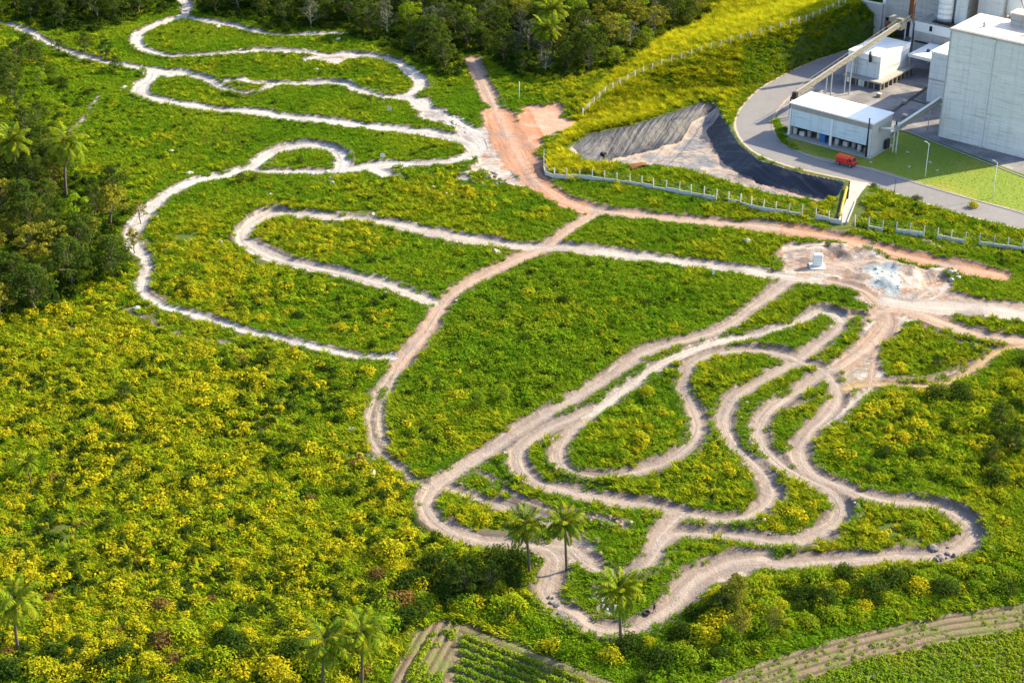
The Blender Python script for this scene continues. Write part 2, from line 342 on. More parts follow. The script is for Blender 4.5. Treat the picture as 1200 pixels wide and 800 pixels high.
def ground_material():
    t = NT('terrain')
    trk = t.attr('trk').outputs['Fac']; lat = t.attr('lat').outputs['Fac']; alo = t.attr('alo').outputs['Fac']
    tin = t.attr('tint').outputs['Color']; roa = t.attr('road').outputs['Fac']; yar = t.attr('yard').outputs['Fac']; law = t.attr('lawn').outputs['Fac']
    fie = t.attr('field').outputs['Fac']; bas = t.attr('basin').outputs['Fac']; lin = t.attr('liner').outputs['Fac']; arm = t.attr('arm').outputs['Fac']; lal = t.attr('lal').outputs['Fac']
    yel = t.attr('yel').outputs['Fac']; row = t.attr('row').outputs['Fac']
    n1 = t.noise(.12, 4); n2 = t.noise(.7, 4, .65); n3 = t.noise(3.0, 3, .7); n4 = t.noise(.035, 3)
    # growth underneath the plants: leaf litter, short grass, bare soil
    g = t.mix(n2, (.030, .062, .008), (.075, .125, .014))
    g = t.mix(t.math('MULTIPLY', t.ramp(n1, .45, .68), .6), g, (.115, .115, .022))
    g = t.mix(t.math('MULTIPLY', t.ramp(t.noise(.22, 4, .7), .6, .74), .75), g, (.105, .072, .036))
    g = t.mix(t.math('MULTIPLY', yel, t.ramp(n2, .35, .65)), g, (.05, .058, .010))  # darker ground in yellow zones, shade between shrubs painted in
    # field soil
    fs = t.mix(n2, (.125, .09, .065), (.205, .155, .11))
    fs = t.mix(t.math('MULTIPLY', t.ramp(n1, .4, .65), .6), fs, (.11, .13, .03))
    fs = t.mix(t.math('MULTIPLY', t.ramp(t.math('COSINE', t.math('MULTIPLY', row, 2*math.pi)), .1, -.8), .7), fs, (.05, .045, .025))  # furrow bottoms darkened, row shading painted into the soil colour
    fs = t.mix(t.math('MULTIPLY', t.ramp(t.noise(.35, 4, .7), .5, .62), .55), fs, (.08, .13, .015))
    g = t.mix(t.ramp(t.math('ADD', fie, t.math('MULTIPLY', t.math('SUBTRACT', n2, .5), 2.0)), .4, -.3), g, fs)
    # lawn
    lg = t.mix(n2, (.09, .15, .014), (.17, .22, .022)); lg = t.mix(t.ramp(n4, .5, .7), lg, (.22, .21, .035))
    lg = t.mix(t.math('MULTIPLY', t.ramp(t.noise(.4, 4, .7), .62, .72), .6), lg, (.19, .13, .07))
    g = t.mix(t.ramp(law, .1, -.15), g, lg)
    # dirt: fringe of bare soil, then the ridden surface with tyre lines
    edge = t.math('ADD', trk, t.math('ADD', t.math('MULTIPLY', t.math('SUBTRACT', n2, .5), 1.5), t.math('MULTIPLY', t.math('SUBTRACT', n3, .5), .7)))
    g = t.mix(t.math('MULTIPLY', t.ramp(edge, 1.25, .25), .85), g, t.mix(n3, (.06, .042, .028), (.13, .10, .072)))
    cv = t.new('ShaderNodeCombineXYZ'); t.put(cv.inputs[0], t.math('MULTIPLY', lat, 4.2)); t.put(cv.inputs[1], t.math('MULTIPLY', alo, .045)); t.put(cv.inputs[2], t.math('MULTIPLY', n1, .8))
    lines = t.noise(1.0, 4, .65, cv.outputs[0])
    d = t.mix(t.math('MULTIPLY', t.ramp(lines, .47, .66), .8), tin, t.mix(.5, tin, (.11, .088, .08)))
    d = t.mix(t.math('MULTIPLY', t.ramp(lines, .46, .30), .55), d, t.mix(.55, tin, (.47, .43, .38)))
    d = t.mix(t.math('MULTIPLY', t.ramp(n1, .5, .68), .65), d, (.15, .13, .135))
    d = t.mix(t.math('MULTIPLY', t.ramp(n2, .56, .70), .6), d, (.165, .12, .09))
    br = t.attr('bare').outputs['Fac']; b1 = t.noise(.16, 5, .7, t.scale(t.pos(), (1, 1.6, 1))); b2 = t.noise(.23, 5, .72)
    d = t.mix(t.math('MULTIPLY', br, t.math('MULTIPLY', t.ramp(b1, .50, .60), .7)), d, (.40, .385, .38))
    d = t.mix(t.math('MULTIPLY', br, t.math('MULTIPLY', t.ramp(b2, .54, .62), .75)), d, (.24, .115, .055))
    d = t.mix(t.math('MULTIPLY', br, t.math('MULTIPLY', t.ramp(b1, .45, .36), .75)), d, (.12, .095, .085))
    d = t.mix(t.math('MULTIPLY', br, t.math('MULTIPLY', t.ramp(b2, .42, .34), .6)), d, (.19, .18, .195))
    vor = t.new('ShaderNodeTexVoronoi'); vor.inputs['Scale'].default_value = 2.3; t.put(vor.inputs['Vector'], t.pos())
    stones = t.math('MULTIPLY', t.ramp(vor.outputs['Distance'], .27, .12), t.ramp(t.noise(.3, 3), .5, .62))
    d = t.mix(t.math('MULTIPLY', stones, .6), d, (.42, .40, .38))
    d = t.mix(t.math('MULTIPLY', t.ramp(n3, .52, .75), .28), d, (.10, .075, .06))
    # berm shoulders, eroded and greyer
    sho = t.math('MULTIPLY', t.ramp(edge, -.95, -.15), t.ramp(n2, .30, .55))
    d = t.mix(t.math('MULTIPLY', t.ramp(t.math('ABSOLUTE', t.math('ADD', lat, t.math('MULTIPLY', t.math('SUBTRACT', n2, .5), .6))), .45, .05), .38), d, t.mix(.5, tin, (.50, .45, .41)))
    d = t.mix(t.math('MULTIPLY', sho, .85), d, (.085, .068, .062))
    dm = t.ramp(edge, .28, -.12)
    c = t.mix(dm, g, d)
    # basin: plastic lining and muddy floor
    lv = t.new('ShaderNodeCombineXYZ'); t.put(lv.inputs[0], t.math('MULTIPLY', lal, .9)); t.put(lv.inputs[1], t.math('MULTIPLY', bas, .06)); t.put(lv.inputs[2], t.math('MULTIPLY', n1, .5))
    wr = t.noise(1.0, 4, .6, lv.outputs[0])
    li = t.mix(t.ramp(wr, .3, .72), (.012, .015, .027), (.032, .037, .053))
    li = t.mix(arm, li, t.mix(t.ramp(wr, .35, .75), (.012, .016, .028), (.04, .045, .068)))
    fl = t.mix(t.ramp(n1, .35, .6), (.17, .17, .185), (.30, .24, .20)); fl = t.mix(t.ramp(t.noise(.16, 5, .7, t.scale(t.pos(), (.6, 1.5, 1))), .46, .58), fl, (.15, .155, .18))
    fl = t.mix(t.math('MULTIPLY', t.ramp(n2, .5, .7), .4), fl, (.36, .34, .32))
    lw = t.math('ADD', lin, t.math('MULTIPLY', t.math('SUBTRACT', n2, .5), 1.6))
    fl = t.mix(t.ramp(lw, 1.6, .4), fl, (.34, .25, .19))
    pool = t.mix(t.ramp(lw, .15, -.15), fl, li)
    c = t.mix(t.ramp(bas, .2, -.2), c, pool)
    # asphalt and yard
    a = t.mix(t.noise(.1, 4, .6), (.125, .125, .135), (.20, .195, .20)); a = t.mix(t.math('MULTIPLY', t.ramp(n2, .5, .75), .4), a, (.24, .22, .21))
    a = t.mix(t.math('MULTIPLY', t.ramp(t.noise(.5, 4, .7), .60, .70), .5), a, (.10, .098, .10))
    ya = t.mix(t.ramp(n1, .4, .62), (.13, .128, .14), (.23, .22, .22)); ya = t.mix(t.math('MULTIPLY', t.ramp(n2, .55, .7), .6), ya, (.07, .068, .072))
    c = t.mix(t.ramp(yar, .15, -.1), c, ya)
    rn = t.math('ADD', roa, t.math('MULTIPLY', t.math('SUBTRACT', n2, .5), 1.0))
    c = t.mix(t.ramp(rn, .9, .2), c, (.33, .25, .20)); c = t.mix(t.ramp(rn, .15, -.15), c, a)
    h = t.math('ADD', t.math('MULTIPLY', n3, .35), t.math('MULTIPLY', n2, .7))
    h = t.math('ADD', h, t.math('MULTIPLY', lines, t.math('MULTIPLY', dm, .5)))
    h = t.math('ADD', h, t.math('MULTIPLY', t.math('MULTIPLY', wr, 1.2), t.ramp(bas, .2, -.2)))
    soft = t.math('MULTIPLY', t.ramp(roa, -.2, .4), t.ramp(yar, -.2, .4))
    nb = t.bump(t.math('MULTIPLY', h, t.math('ADD', t.math('MULTIPLY', soft, .9), .1)), 1.0, .35)
    rough = t.math('SUBTRACT', .95, t.math('MULTIPLY', t.math('MULTIPLY', t.ramp(lw, .15, -.15), t.ramp(bas, .2, -.2)), .5))
    t.bsdf(c, rough, nb, 0, .25); return t.m
M_GROUND = ground_material()

def foliage(name, a, b, c, trans=.35, sc_=.35, gloss=.0):
    """leaf colour runs between a and b from plant to plant and leaf to leaf, with sprays of c"""
    t = NT(name)
    oi = t.new('ShaderNodeObjectInfo').outputs['Random']
    lf = t.new('ShaderNodeNewGeometry').outputs['Random Per Island']
    n = t.noise(sc_, 3, .6)
    col = t.mix(t.math('ADD', t.math('MULTIPLY', oi, .6), t.math('MULTIPLY', lf, .4)), a, b)
    col = t.mix(t.math('MULTIPLY', t.ramp(t.math('ADD', n, t.math('MULTIPLY', t.math('SUBTRACT', lf, .5), .25)), .44, .66), .8), col, c)
    d = t.new('ShaderNodeBsdfDiffuse'); t.put(d.inputs[0], col)
    tr = t.new('ShaderNodeBsdfTranslucent'); t.put(tr.inputs[0], t.mix(.5, col, (.30, .30, .02), 'MIX'))
    mx = t.new('ShaderNodeMixShader'); mx.inputs[0].default_value = trans
    t.l.new(d.outputs[0], mx.inputs[1]); t.l.new(tr.outputs[0], mx.inputs[2]); t.out(mx.outputs[0]); return t.m
F_GRASS = foliage('grass_blades', (.05, .14, .006), (.14, .275, .010), (.23, .31, .012), .35, .045)
F_SCRUB = foliage('scrub_leaves', (.045, .14, .006), (.14, .275, .010), (.21, .29, .012), .35, .08)
F_YELLOW = foliage('yellow_scrub_leaves', (.16, .215, .009), (.50, .44, .014), (.44, .37, .014), .35, .10)
F_LIME = foliage('lime_scrub_leaves', (.11, .20, .008), (.26, .33, .012), (.34, .33, .012), .35, .12)
F_HILL = foliage('tall_yellow_grass_blades', (.30, .34, .010), (.66, .58, .014), (.30, .33, .012), .4, .12)
F_DARK = foliage('dark_leaves', (.010, .030, .005), (.028, .065, .010), (.045, .085, .012), .25, .2)
F_TREE = foliage('tree_leaves', (.010, .036, .007), (.042, .085, .014), (.06, .10, .016), .28, .18)
F_GREY = foliage('grey_green_leaves', (.05, .075, .05), (.09, .115, .075), (.07, .09, .05), .25, .2)
F_OLIVE = foliage('olive_leaves', (.085, .10, .014), (.19, .19, .022), (.25, .23, .02), .3, .3)
F_BRIGHT = foliage('bright_leaves', (.07, .17, .008), (.16, .27, .012), (.24, .28, .014), .35, .3)
F_BROWN = foliage('dry_brown_leaves', (.12, .08, .025), (.20, .12, .035), (.16, .10, .03), .25, .3)
F_PALM = foliage('palm_leaflets', (.06, .14, .009), (.17, .26, .013), (.30, .30, .015), .3, .5)
F_DEAD = foliage('dead_fronds', (.20, .12, .05), (.28, .17, .06), (.22, .13, .05), .25, .5)
F_CROP = foliage('crop_leaves', (.09, .20, .012), (.18, .29, .016), (.25, .29, .016), .35, .1)

def bark(name, a, b):
    t = NT(name); n = t.noise(2.5, 4, .7, t.scale(t.obj(), (1, 1, .25)))
    t.bsdf(t.mix(n, a, b), .9, t.bump(n, .8, .1)); return t.m
M_BARK = bark('bark', (.07, .055, .04), (.20, .165, .13)); M_PALE_BARK = bark('pale_bark', (.22, .20, .17), (.42, .39, .34)); M_PALM_BARK = bark('palm_bark', (.045, .038, .03), (.15, .12, .09))
def plain(name, col, rough=.7, var=.25, sc_=1.2, metal=0, streak=True, spec=.3):
    """painted or cast surface with blotches and rain streaks"""
    t = NT(name); o = t.obj()
    n = t.noise(sc_, 4, .65, o); s = t.noise(1.0, 4, .6, t.scale(o, (1.8, 1.8, .12)))
    dark = tuple(c*(1-var*1.6) for c in col); lite = tuple(min(.85, c*(1+var*.35)) for c in col)
    c = t.mix(n, dark, lite)
    if streak: c = t.mix(t.math('MULTIPLY', t.ramp(s, .52, .78), .5), c, tuple(x*.55 for x in col))
    t.bsdf(c, rough, t.bump(n, .25, .03), metal, spec); return t.m
def panels(name, col, ph, pw=0, var=.2, joint=.62, stain=(.45, .40, .36)):
    """cast concrete or sheet wall: horizontal lifts of height ph, bays of width pw, stains under the joints"""
    t = NT(name); o = t.obj()
    sx = t.new('ShaderNodeSeparateXYZ'); t.put(sx.inputs[0], o)
    fz = t.math('FRACT', t.math('DIVIDE', sx.outputs[2], ph)); lz = t.math('FLOOR', t.math('DIVIDE', sx.outputs[2], ph))
    j = t.ramp(t.math('ABSOLUTE', t.math('SUBTRACT', fz, .5)), .46, .49)
    wn = t.new('ShaderNodeTexWhiteNoise', noise_dimensions='1D'); t.put(wn.inputs['W'], lz)
    c = t.mix(t.math('MULTIPLY', wn.outputs[0], .5), col, tuple(x*(1-var) for x in col))
    if pw:
        u = t.math('ADD', sx.outputs[0], sx.outputs[1]); fu = t.math('FRACT', t.math('DIVIDE', u, pw))
        ju = t.ramp(t.math('ABSOLUTE', t.math('SUBTRACT', fu, .5)), .475, .49); j = t.math('MAXIMUM', j, t.math('MULTIPLY', ju, .6))
    n = t.noise(.6, 5, .7, o); s = t.noise(1.0, 5, .65, t.scale(o, (1.4, 1.4, .07))); hz = t.noise(1.0, 4, .65, t.scale(o, (.14, .14, 1.6)))
    c = t.mix(t.math('MULTIPLY', t.ramp(n, .45, .75), .4), c, tuple(x*.72 for x in col))
    c = t.mix(t.math('MULTIPLY', t.ramp(s, .48, .70), .55), c, stain)
    c = t.mix(t.math('MULTIPLY', t.ramp(hz, .52, .66), .6), c, tuple(x*.8 for x in stain))
    c = t.mix(t.math('MULTIPLY', j, .6), c, tuple(x*joint for x in col))
    t.bsdf(c, .8, t.bump(t.math('SUBTRACT', n, j), .3, .04), 0, .25); return t.m
def ribbed(name, col, w, axis=0, var=.15, stain=(.52, .40, .30)):
    """profiled metal sheet"""
    t = NT(name); o = t.obj(); sx = t.new('ShaderNodeSeparateXYZ'); t.put(sx.inputs[0], o)
    f = t.math('SINE', t.math('MULTIPLY', sx.outputs[axis], 2*math.pi/w))
    n = t.noise(.35, 5, .7, o); s = t.noise(1.0, 4, .6, t.scale(o, (1.5, .15, 1) if axis == 0 else (.15, 1.5, 1)))
    c = t.mix(t.ramp(n, .4, .75), col, tuple(x*(1-var) for x in col)); c = t.mix(t.math('MULTIPLY', t.ramp(s, .55, .75), .35), c, stain)
    t.bsdf(c, .5, t.bump(f, .4, .03), 0, .4); return t.m

# ------------------------------------------------------------------ world, sun
SUN_EL, SUN_DIR = rad(34), np.array([.92, .39])          # towards the sun: from the right and a little behind
w = bpy.data.worlds.new('World'); sc.world = w; w.use_nodes = True
wn_ = w.node_tree.nodes; sky = wn_.new('ShaderNodeTexSky'); sky.sky_type = 'NISHITA'; sky.sun_disc = False
sky.sun_elevation = SUN_EL; sky.sun_rotation = math.atan2(SUN_DIR[0], SUN_DIR[1]); sky.air_density = 1.0; sky.dust_density = 1.5
w.node_tree.links.new(sky.outputs[0], wn_['Background'].inputs[0]); wn_['Background'].inputs[1].default_value = .15
sl = bpy.data.lights.new('sun', 'SUN'); sl.energy = 5.0; sl.angle = rad(.6); sl.color = (1, .84, .55)
so = bpy.data.objects.new('sun', sl); C.objects.link(so)
dv = Vector((SUN_DIR[0]*math.cos(SUN_EL), SUN_DIR[1]*math.cos(SUN_EL), math.sin(SUN_EL)))
so.rotation_euler = dv.to_track_quat('Z', 'Y').to_euler()
so.location = (150, 400, 200)
sc.view_settings.view_transform = 'Standard'; sc.view_settings.look = 'None'; sc.view_settings.exposure = 1.42; sc.view_settings.gamma = 1

# ------------------------------------------------------------------ object helpers
def tag(o, label=None, cat=None, group=None, kind=None):
    if label: o['label'] = label
    if cat: o['category'] = cat
    if group: o['group'] = group
    if kind: o['kind'] = kind
    return o
def link(name, data, parent=None):
    o = bpy.data.objects.new(name, data); C.objects.link(o)
    if parent: o.parent = parent
    return o
def thing(name, label, cat, loc=(0, 0, 0), rz=0.0, group=None):
    o = bpy.data.objects.new(name, None); C.objects.link(o); o.location = loc; o.rotation_euler = (0, 0, rz); o.empty_display_size = .3
    return tag(o, label, cat, group)
class MB:
    def __init__(s): s.v = []; s.f = []
    def add(s, v, f):
        k = len(s.v); s.v += [tuple(map(float, p)) for p in v]; s.f += [tuple(i+k for i in q) for q in f]; return s
    def box(s, x0, x1, y0, y1, z0, z1):
        return s.add([(x0,y0,z0),(x1,y0,z0),(x1,y1,z0),(x0,y1,z0),(x0,y0,z1),(x1,y0,z1),(x1,y1,z1),(x0,y1,z1)],
                     [(0,3,2,1),(4,5,6,7),(0,1,5,4),(1,2,6,5),(2,3,7,6),(3,0,4,7)])
    def tube(s, pts, r, n=8, caps=True):
        pts = [Vector(p) for p in pts]; rr = r if isinstance(r, (list, tuple)) else [r]*len(pts); k = len(s.v); V = []; F = []
        ref = Vector((.31, .52, .8))
        for i, p in enumerate(pts):
            d = (pts[min(i+1, len(pts)-1)]-pts[max(i-1, 0)]).normalized()
            a = d.cross(ref if abs(d.dot(ref)) < .95 else Vector((1, 0, 0))).normalized(); b = d.cross(a)
            for q in range(n):
                t = 2*math.pi*q/n; V.append(p+(a*math.cos(t)+b*math.sin(t))*rr[i])
        for i in range(len(pts)-1):
            for q in range(n): F.append((i*n+q, i*n+(q+1) % n, (i+1)*n+(q+1) % n, (i+1)*n+q))
        if caps: F.append(tuple(range(n))[::-1]); F.append(tuple((len(pts)-1)*n+q for q in range(n)))
        return s.add(V, F)
    def bar(s, a, b, w, h):
        """rectangular beam from a to b, width w, height h"""
        a = Vector(a); b = Vector(b); d = (b-a).normalized(); x = d.cross(Vector((0, 0, 1)))
        x = x.normalized() if x.length > 1e-4 else Vector((1, 0, 0)); y = x.cross(d)
        V = [p+x*sx*w/2+y*sy*h/2 for p in (a, b) for sx, sy in ((-1,-1),(1,-1),(1,1),(-1,1))]
        return s.add(V, [(0,1,2,3),(7,6,5,4),(0,4,5,1),(1,5,6,2),(2,6,7,3),(3,7,4,0)])
    def prism(s, poly, z0, z1):
        n = len(poly); return s.add([(x, y, z0) for x, y in poly]+[(x, y, z1) for x, y in poly],
            [tuple(range(n))[::-1], tuple(range(n, 2*n))]+[(i, (i+1) % n, n+(i+1) % n, n+i) for i in range(n)])
    def lathe(s, prof, n=20, c=(0, 0)):
        V = [(c[0]+r*math.cos(2*math.pi*q/n), c[1]+r*math.sin(2*math.pi*q/n), z) for r, z in prof for q in range(n)]
        F = [(i*n+q, i*n+(q+1) % n, (i+1)*n+(q+1) % n, (i+1)*n+q) for i in range(len(prof)-1) for q in range(n)]
        F += [tuple(range(n))[::-1], tuple((len(prof)-1)*n+q for q in range(n))]
        return s.add(V, F)
    def mesh(s, name, m, smooth=False):
        me = bpy.data.meshes.new(name); me.from_pydata(s.v, [], s.f); me.materials.append(m)
        if smooth: me.shade_smooth()
        me.update(); return me
    def build(s, name, m, parent=None, smooth=False, bevel=0):
        o = link(name, s.mesh(name, m, smooth), parent)
        if bevel:
            b = o.modifiers.new('bevel', 'BEVEL'); b.width = bevel; b.segments = 2; b.limit_method = 'ANGLE'
        return o
def copy_thing(root, loc, rz=0.0, s=1.0, label=None, group=None):
    r = root.copy(); C.objects.link(r); r.location = loc; r.rotation_euler = (0, 0, rz); r.scale = (s, s, s) if isinstance(s, (int, float)) else s
    if label: r['label'] = label
    if group: r['group'] = group
    for ch in root.children:
        c = ch.copy(); C.objects.link(c); c.parent = r
        for g in ch.children:
            d = g.copy(); C.objects.link(d); d.parent = c
    return r

# ------------------------------------------------------------------ ground sheets
UU, VV = PX(XX, YY, 0)
YEL = yellow(UU, VV)
near_far = farline < armline
# class of every grid cell
fc = lambda F: .25*(F[:-1, :-1]+F[1:, :-1]+F[:-1, 1:]+F[1:, 1:])
fT, fR, fY, fL, fF, fB, fLi = map(fc, (TRK, road_sd, yard_sd, lawn_sd, field_sd, bas, liner))
fid = TID[:-1, :-1]
cls = np.zeros(fT.shape, np.int16)
names = {0: 'ground'}
fidn = np.full(fT.shape, 0)
for k, (nm, *_r) in enumerate(TR): fidn[fid == k] = 1 if nm == 'dirt_track' else 2
fidn[fid >= 100] = 1; fidn[np.isin(fid, (100, 101, 102))] = 3
cls[fF < 0] = 5; cls[fL < 0] = 6
cls[(fT < 0)] = fidn[fT < 0]
cls[fB < 0] = np.where(fLi < 0, 7, 8)[fB < 0]
cls[fY < 0] = 9; cls[(fR < 0)] = 4
names.update({1: 'dirt_track', 2: 'dirt_road', 3: 'clay_clearing', 4: 'road', 5: 'field', 6: 'lawn', 7: 'basin_lining', 8: 'basin_floor', 9: 'yard'})
ATT = dict(trk=TRK, lat=np.clip(LAT, -9, 9), alo=ALO, road=road_sd, yard=yard_sd, lawn=lawn_sd, field=field_sd, basin=bas, liner=liner,
           arm=(armline < farline).astype(np.float32), lal=np.where(near_far, XX*.9-YY*.43, XX*.8+YY*.6), yel=YEL, row=rowc, bare=BAREF)
def sheet(name, vx, vy, vz, faces, att, tin):
    me = bpy.data.meshes.new(name); nv = len(vx); nf = len(faces)
    me.vertices.add(nv); co = np.empty((nv, 3), np.float32); co[:, 0] = vx; co[:, 1] = vy; co[:, 2] = vz
    me.vertices.foreach_set('co', co.ravel())
    me.loops.add(nf*4); me.loops.foreach_set('vertex_index', faces.astype(np.int32).ravel())
    me.polygons.add(nf); me.polygons.foreach_set('loop_start', np.arange(0, nf*4, 4, dtype=np.int32))
    me.update(calc_edges=True); me.shade_smooth()
    for k, a in att.items():
        at_ = me.attributes.new(k, 'FLOAT', 'POINT'); at_.data.foreach_set('value', np.ascontiguousarray(a, np.float32))
    ca = me.attributes.new('tint', 'FLOAT_COLOR', 'POINT'); c4 = np.ones((nv, 4), np.float32); c4[:, :3] = tin; ca.data.foreach_set('color', c4.ravel())
    me.materials.append(M_GROUND); me.validate()
    return tag(link(name, me), kind='structure')
idx = np.arange(NX*NY).reshape(NY, NX)
F4 = np.stack([idx[:-1, :-1], idx[:-1, 1:], idx[1:, 1:], idx[1:, :-1]], -1)
flatA = {k: np.asarray(a).ravel() for k, a in ATT.items()}
for c, nm in names.items():
    fs = F4[cls == c]
    if len(fs) == 0: continue
    used, inv = np.unique(fs, return_inverse=True)
    fs = inv.reshape(-1, 4)
    vx, vy, vz = XX.ravel()[used], YY.ravel()[used], Z.ravel()[used]
    at2 = {k: a[used] for k, a in flatA.items()}; tn = TIN.reshape(-1, 3)[used]
    if c == 0:   # carry the sheet on to the horizon
        outx = np.concatenate([GX0-np.geomspace(4, 4000, 16)[::-1], [GX0], np.linspace(GX0, GX1, 12)[1:-1], [GX1], GX1+np.geomspace(4, 4000, 16)])
        outy = np.concatenate([GY0-np.geomspace(4, 4000, 16)[::-1], [GY0], np.linspace(GY0, GY1, 12)[1:-1], [GY1], GY1+np.geomspace(4, 4000, 16)])
        ox, oy = np.meshgrid(outx, outy); oi = np.arange(ox.size).reshape(ox.shape)
        q = np.stack([oi[:-1, :-1], oi[:-1, 1:], oi[1:, 1:], oi[1:, :-1]], -1)
        cx = (outx[:-1]+outx[1:])/2; cy = (outy[:-1]+outy[1:])/2; CX, CY = np.meshgrid(cx, cy)
        keep = ~((CX > GX0) & (CX < GX1) & (CY > GY0) & (CY < GY1))
        fs = np.vstack([fs, q[keep]+len(vx)]); n = ox.size
        vx = np.concatenate([vx, ox.ravel()]); vy = np.concatenate([vy, oy.ravel()]); vz = np.concatenate([vz, np.full(n, -.9)])
        for k in at2: at2[k] = np.concatenate([at2[k], np.full(n, 0 if k in ('arm', 'yel', 'lal', 'row', 'alo') else 9.0)])
        tn = np.vstack([tn, np.tile(TINT[TAN], (n, 1))])
    sheet(nm, vx, vy, vz, fs, at2, tn)

# ------------------------------------------------------------------ leafy meshes (numpy)
def leaf_quads(c, d, nrm, ln, wd, bend=.25):
    """pointed leaves: centre c, direction d, normal nrm, length ln, width wd -> verts, faces"""
    n = len(c); s_ = np.cross(d, nrm); s_ /= np.maximum(np.linalg.norm(s_, axis=1, keepdims=True), 1e-6)
    ln = np.broadcast_to(ln, n)[:, None]; wd = np.broadcast_to(wd, n)[:, None]
    a = c-d*ln*.5; b = c+s_*wd*.5+nrm*0; e = c+d*ln*.5-nrm*ln*bend; g = c-s_*wd*.5
    v = np.stack([a, b, e, g], 1).reshape(-1, 3)
    return v, np.arange(n*4).reshape(n, 4)
def np_mesh(name, vs, m):
    v = np.vstack(vs); me = bpy.data.meshes.new(name); nf = len(v)//4
    me.vertices.add(len(v)); me.vertices.foreach_set('co', v.astype(np.float32).ravel())
    me.loops.add(len(v)); me.loops.foreach_set('vertex_index', np.arange(len(v), dtype=np.int32))
    me.polygons.add(nf); me.polygons.foreach_set('loop_start', np.arange(0, len(v), 4, dtype=np.int32))
    me.update(calc_edges=True); me.materials.append(m); return me
def unit(a): return a/np.maximum(np.linalg.norm(a, axis=1, keepdims=True), 1e-6)
def dome(rg, n, r, h, zc=0.0, leaf=.3, up=.6, thick=.35):
    """leaves over a rounded clump; directions mostly outwards and up"""
    d = unit(rg.normal(size=(n, 3))); d[:, 2] = np.abs(d[:, 2])*1.0-.12; d = unit(d)
    k = 1-thick*rg.random((n, 1))**2; p = d*k*np.array([r, r, h])+np.array([0, 0, zc])
    nr = unit(d+rg.normal(size=(n, 3))*.55+np.array([0, 0, up]))
    t = unit(np.cross(nr, rg.normal(size=(n, 3))))
    return leaf_quads(p, t, nr, leaf*(.7+.6*rg.random(n)), leaf*.62*(.7+.6*rg.random(n)))[0]
def tuft(rg, n, r, h, w=.11, lean=.6):
    """grass blades rising from a patch"""
    a = rg.random(n)*2*math.pi; q = r*np.sqrt(rg.random(n)); base = np.stack([q*np.cos(a), q*np.sin(a), np.zeros(n)], 1)
    b = rg.random(n)*2*math.pi; d = unit(np.stack([np.cos(b)*lean, np.sin(b)*lean, .5+rg.random(n)], 1)); L = h*(.6+.7*rg.random(n))
    nr = unit(np.cross(d, unit(np.stack([-np.sin(b), np.cos(b), np.zeros(n)], 1))))
    return leaf_quads(base+d*L[:, None]*.5, d, nr, L, w*(.7+.6*rg.random(n)), .3)[0]
def shift(v, x, y, z=0): return v+np.array([x, y, z])
def scrub_mesh(name, seed, r, h, m, nl, per, leaf, up=.6):
    rg = np.random.default_rng(seed); vs = []
    for i in range(nl):
        a = rg.random()*6.28; q = r*.62*math.sqrt(rg.random()) if i else 0
        rr = r*(.34+.28*rg.random()); hh = h*(.45+.45*rg.random())
        vs.append(shift(dome(rg, per, rr, hh*.55, hh*.45, leaf, up), q*math.cos(a), q*math.sin(a)))
    vs.append(tuft(rg, 14, r*.9, h*.55, .12)); return np_mesh(name, vs, m)
PROTO = bpy.data.collections.new('growth patterns')     # shapes the ground cover repeats; not linked to the scene
def proto(kind, meshes):
    c = bpy.data.collections.new(kind)
    for i, me in enumerate(meshes):
        o = bpy.data.objects.new(f'{chr(97+i)}_{kind}', me); c.objects.link(o)
    return c
rgp = np.random.default_rng(3)
P_GRASS = proto('grass_tuft', [np_mesh('grass_tuft', [tuft(np.random.default_rng(10+i), 46, .75, .55+.1*i, .15, .75)], F_GRASS) for i in range(4)])
P_SCRUB = proto('green_scrub', [scrub_mesh('green_scrub', 20+i, .85+.17*i, [1.2, .8, 1.5, .95, 1.3, 1.0, 1.6][i], F_SCRUB, [4, 6, 5, 8, 6, 9, 8][i], 24, .34, .5) for i in range(7)])
P_YEL = proto('yellow_scrub', [scrub_mesh('yellow_scrub', 30+i, .7+.16*i, [1.5, 1.0, 1.9, 1.25, 1.6, 1.1, 2.1][i], F_YELLOW, [3, 5, 4, 7, 6, 9, 7][i], 28, .36, .9) for i in range(7)])
P_YGRASS = proto('yellow_grass_tuft', [np_mesh('yellow_grass_tuft', [tuft(np.random.default_rng(90+i), 52, .8, .75+.18*i, .17, .7)], F_LIME) for i in range(4)])
P_LIME = proto('lime_scrub', [scrub_mesh('lime_scrub', 80+i, .8+.16*i, [1.3, .9, 1.7, 1.1, 1.5, 1.0, 1.9][i], F_LIME, [4, 6, 4, 8, 6, 9, 8][i], 26, .36, .8) for i in range(7)])
P_TALL = proto('tall_grass', [np_mesh('tall_grass', [tuft(np.random.default_rng(40+i), 70, .9, 1.7+.2*i, .16, .6)], F_HILL) for i in range(4)])
P_UNDER = proto('undergrowth', [scrub_mesh('undergrowth', 50+i, 1.5, 1.7+.2*i, F_DARK, 6, 30, .45, .4) for i in range(4)])
P_CROP = proto('crop_plant', [np_mesh('crop_plant', [dome(np.random.default_rng(60+i), 34, .42, .38, .1, .26, .8)], F_CROP) for i in range(3)])
P_DRY = proto('dry_scrub', [scrub_mesh('dry_scrub', 70+i, 1.1, 1.1, F_BROWN, 5, 24, .34, .5) for i in range(3)])

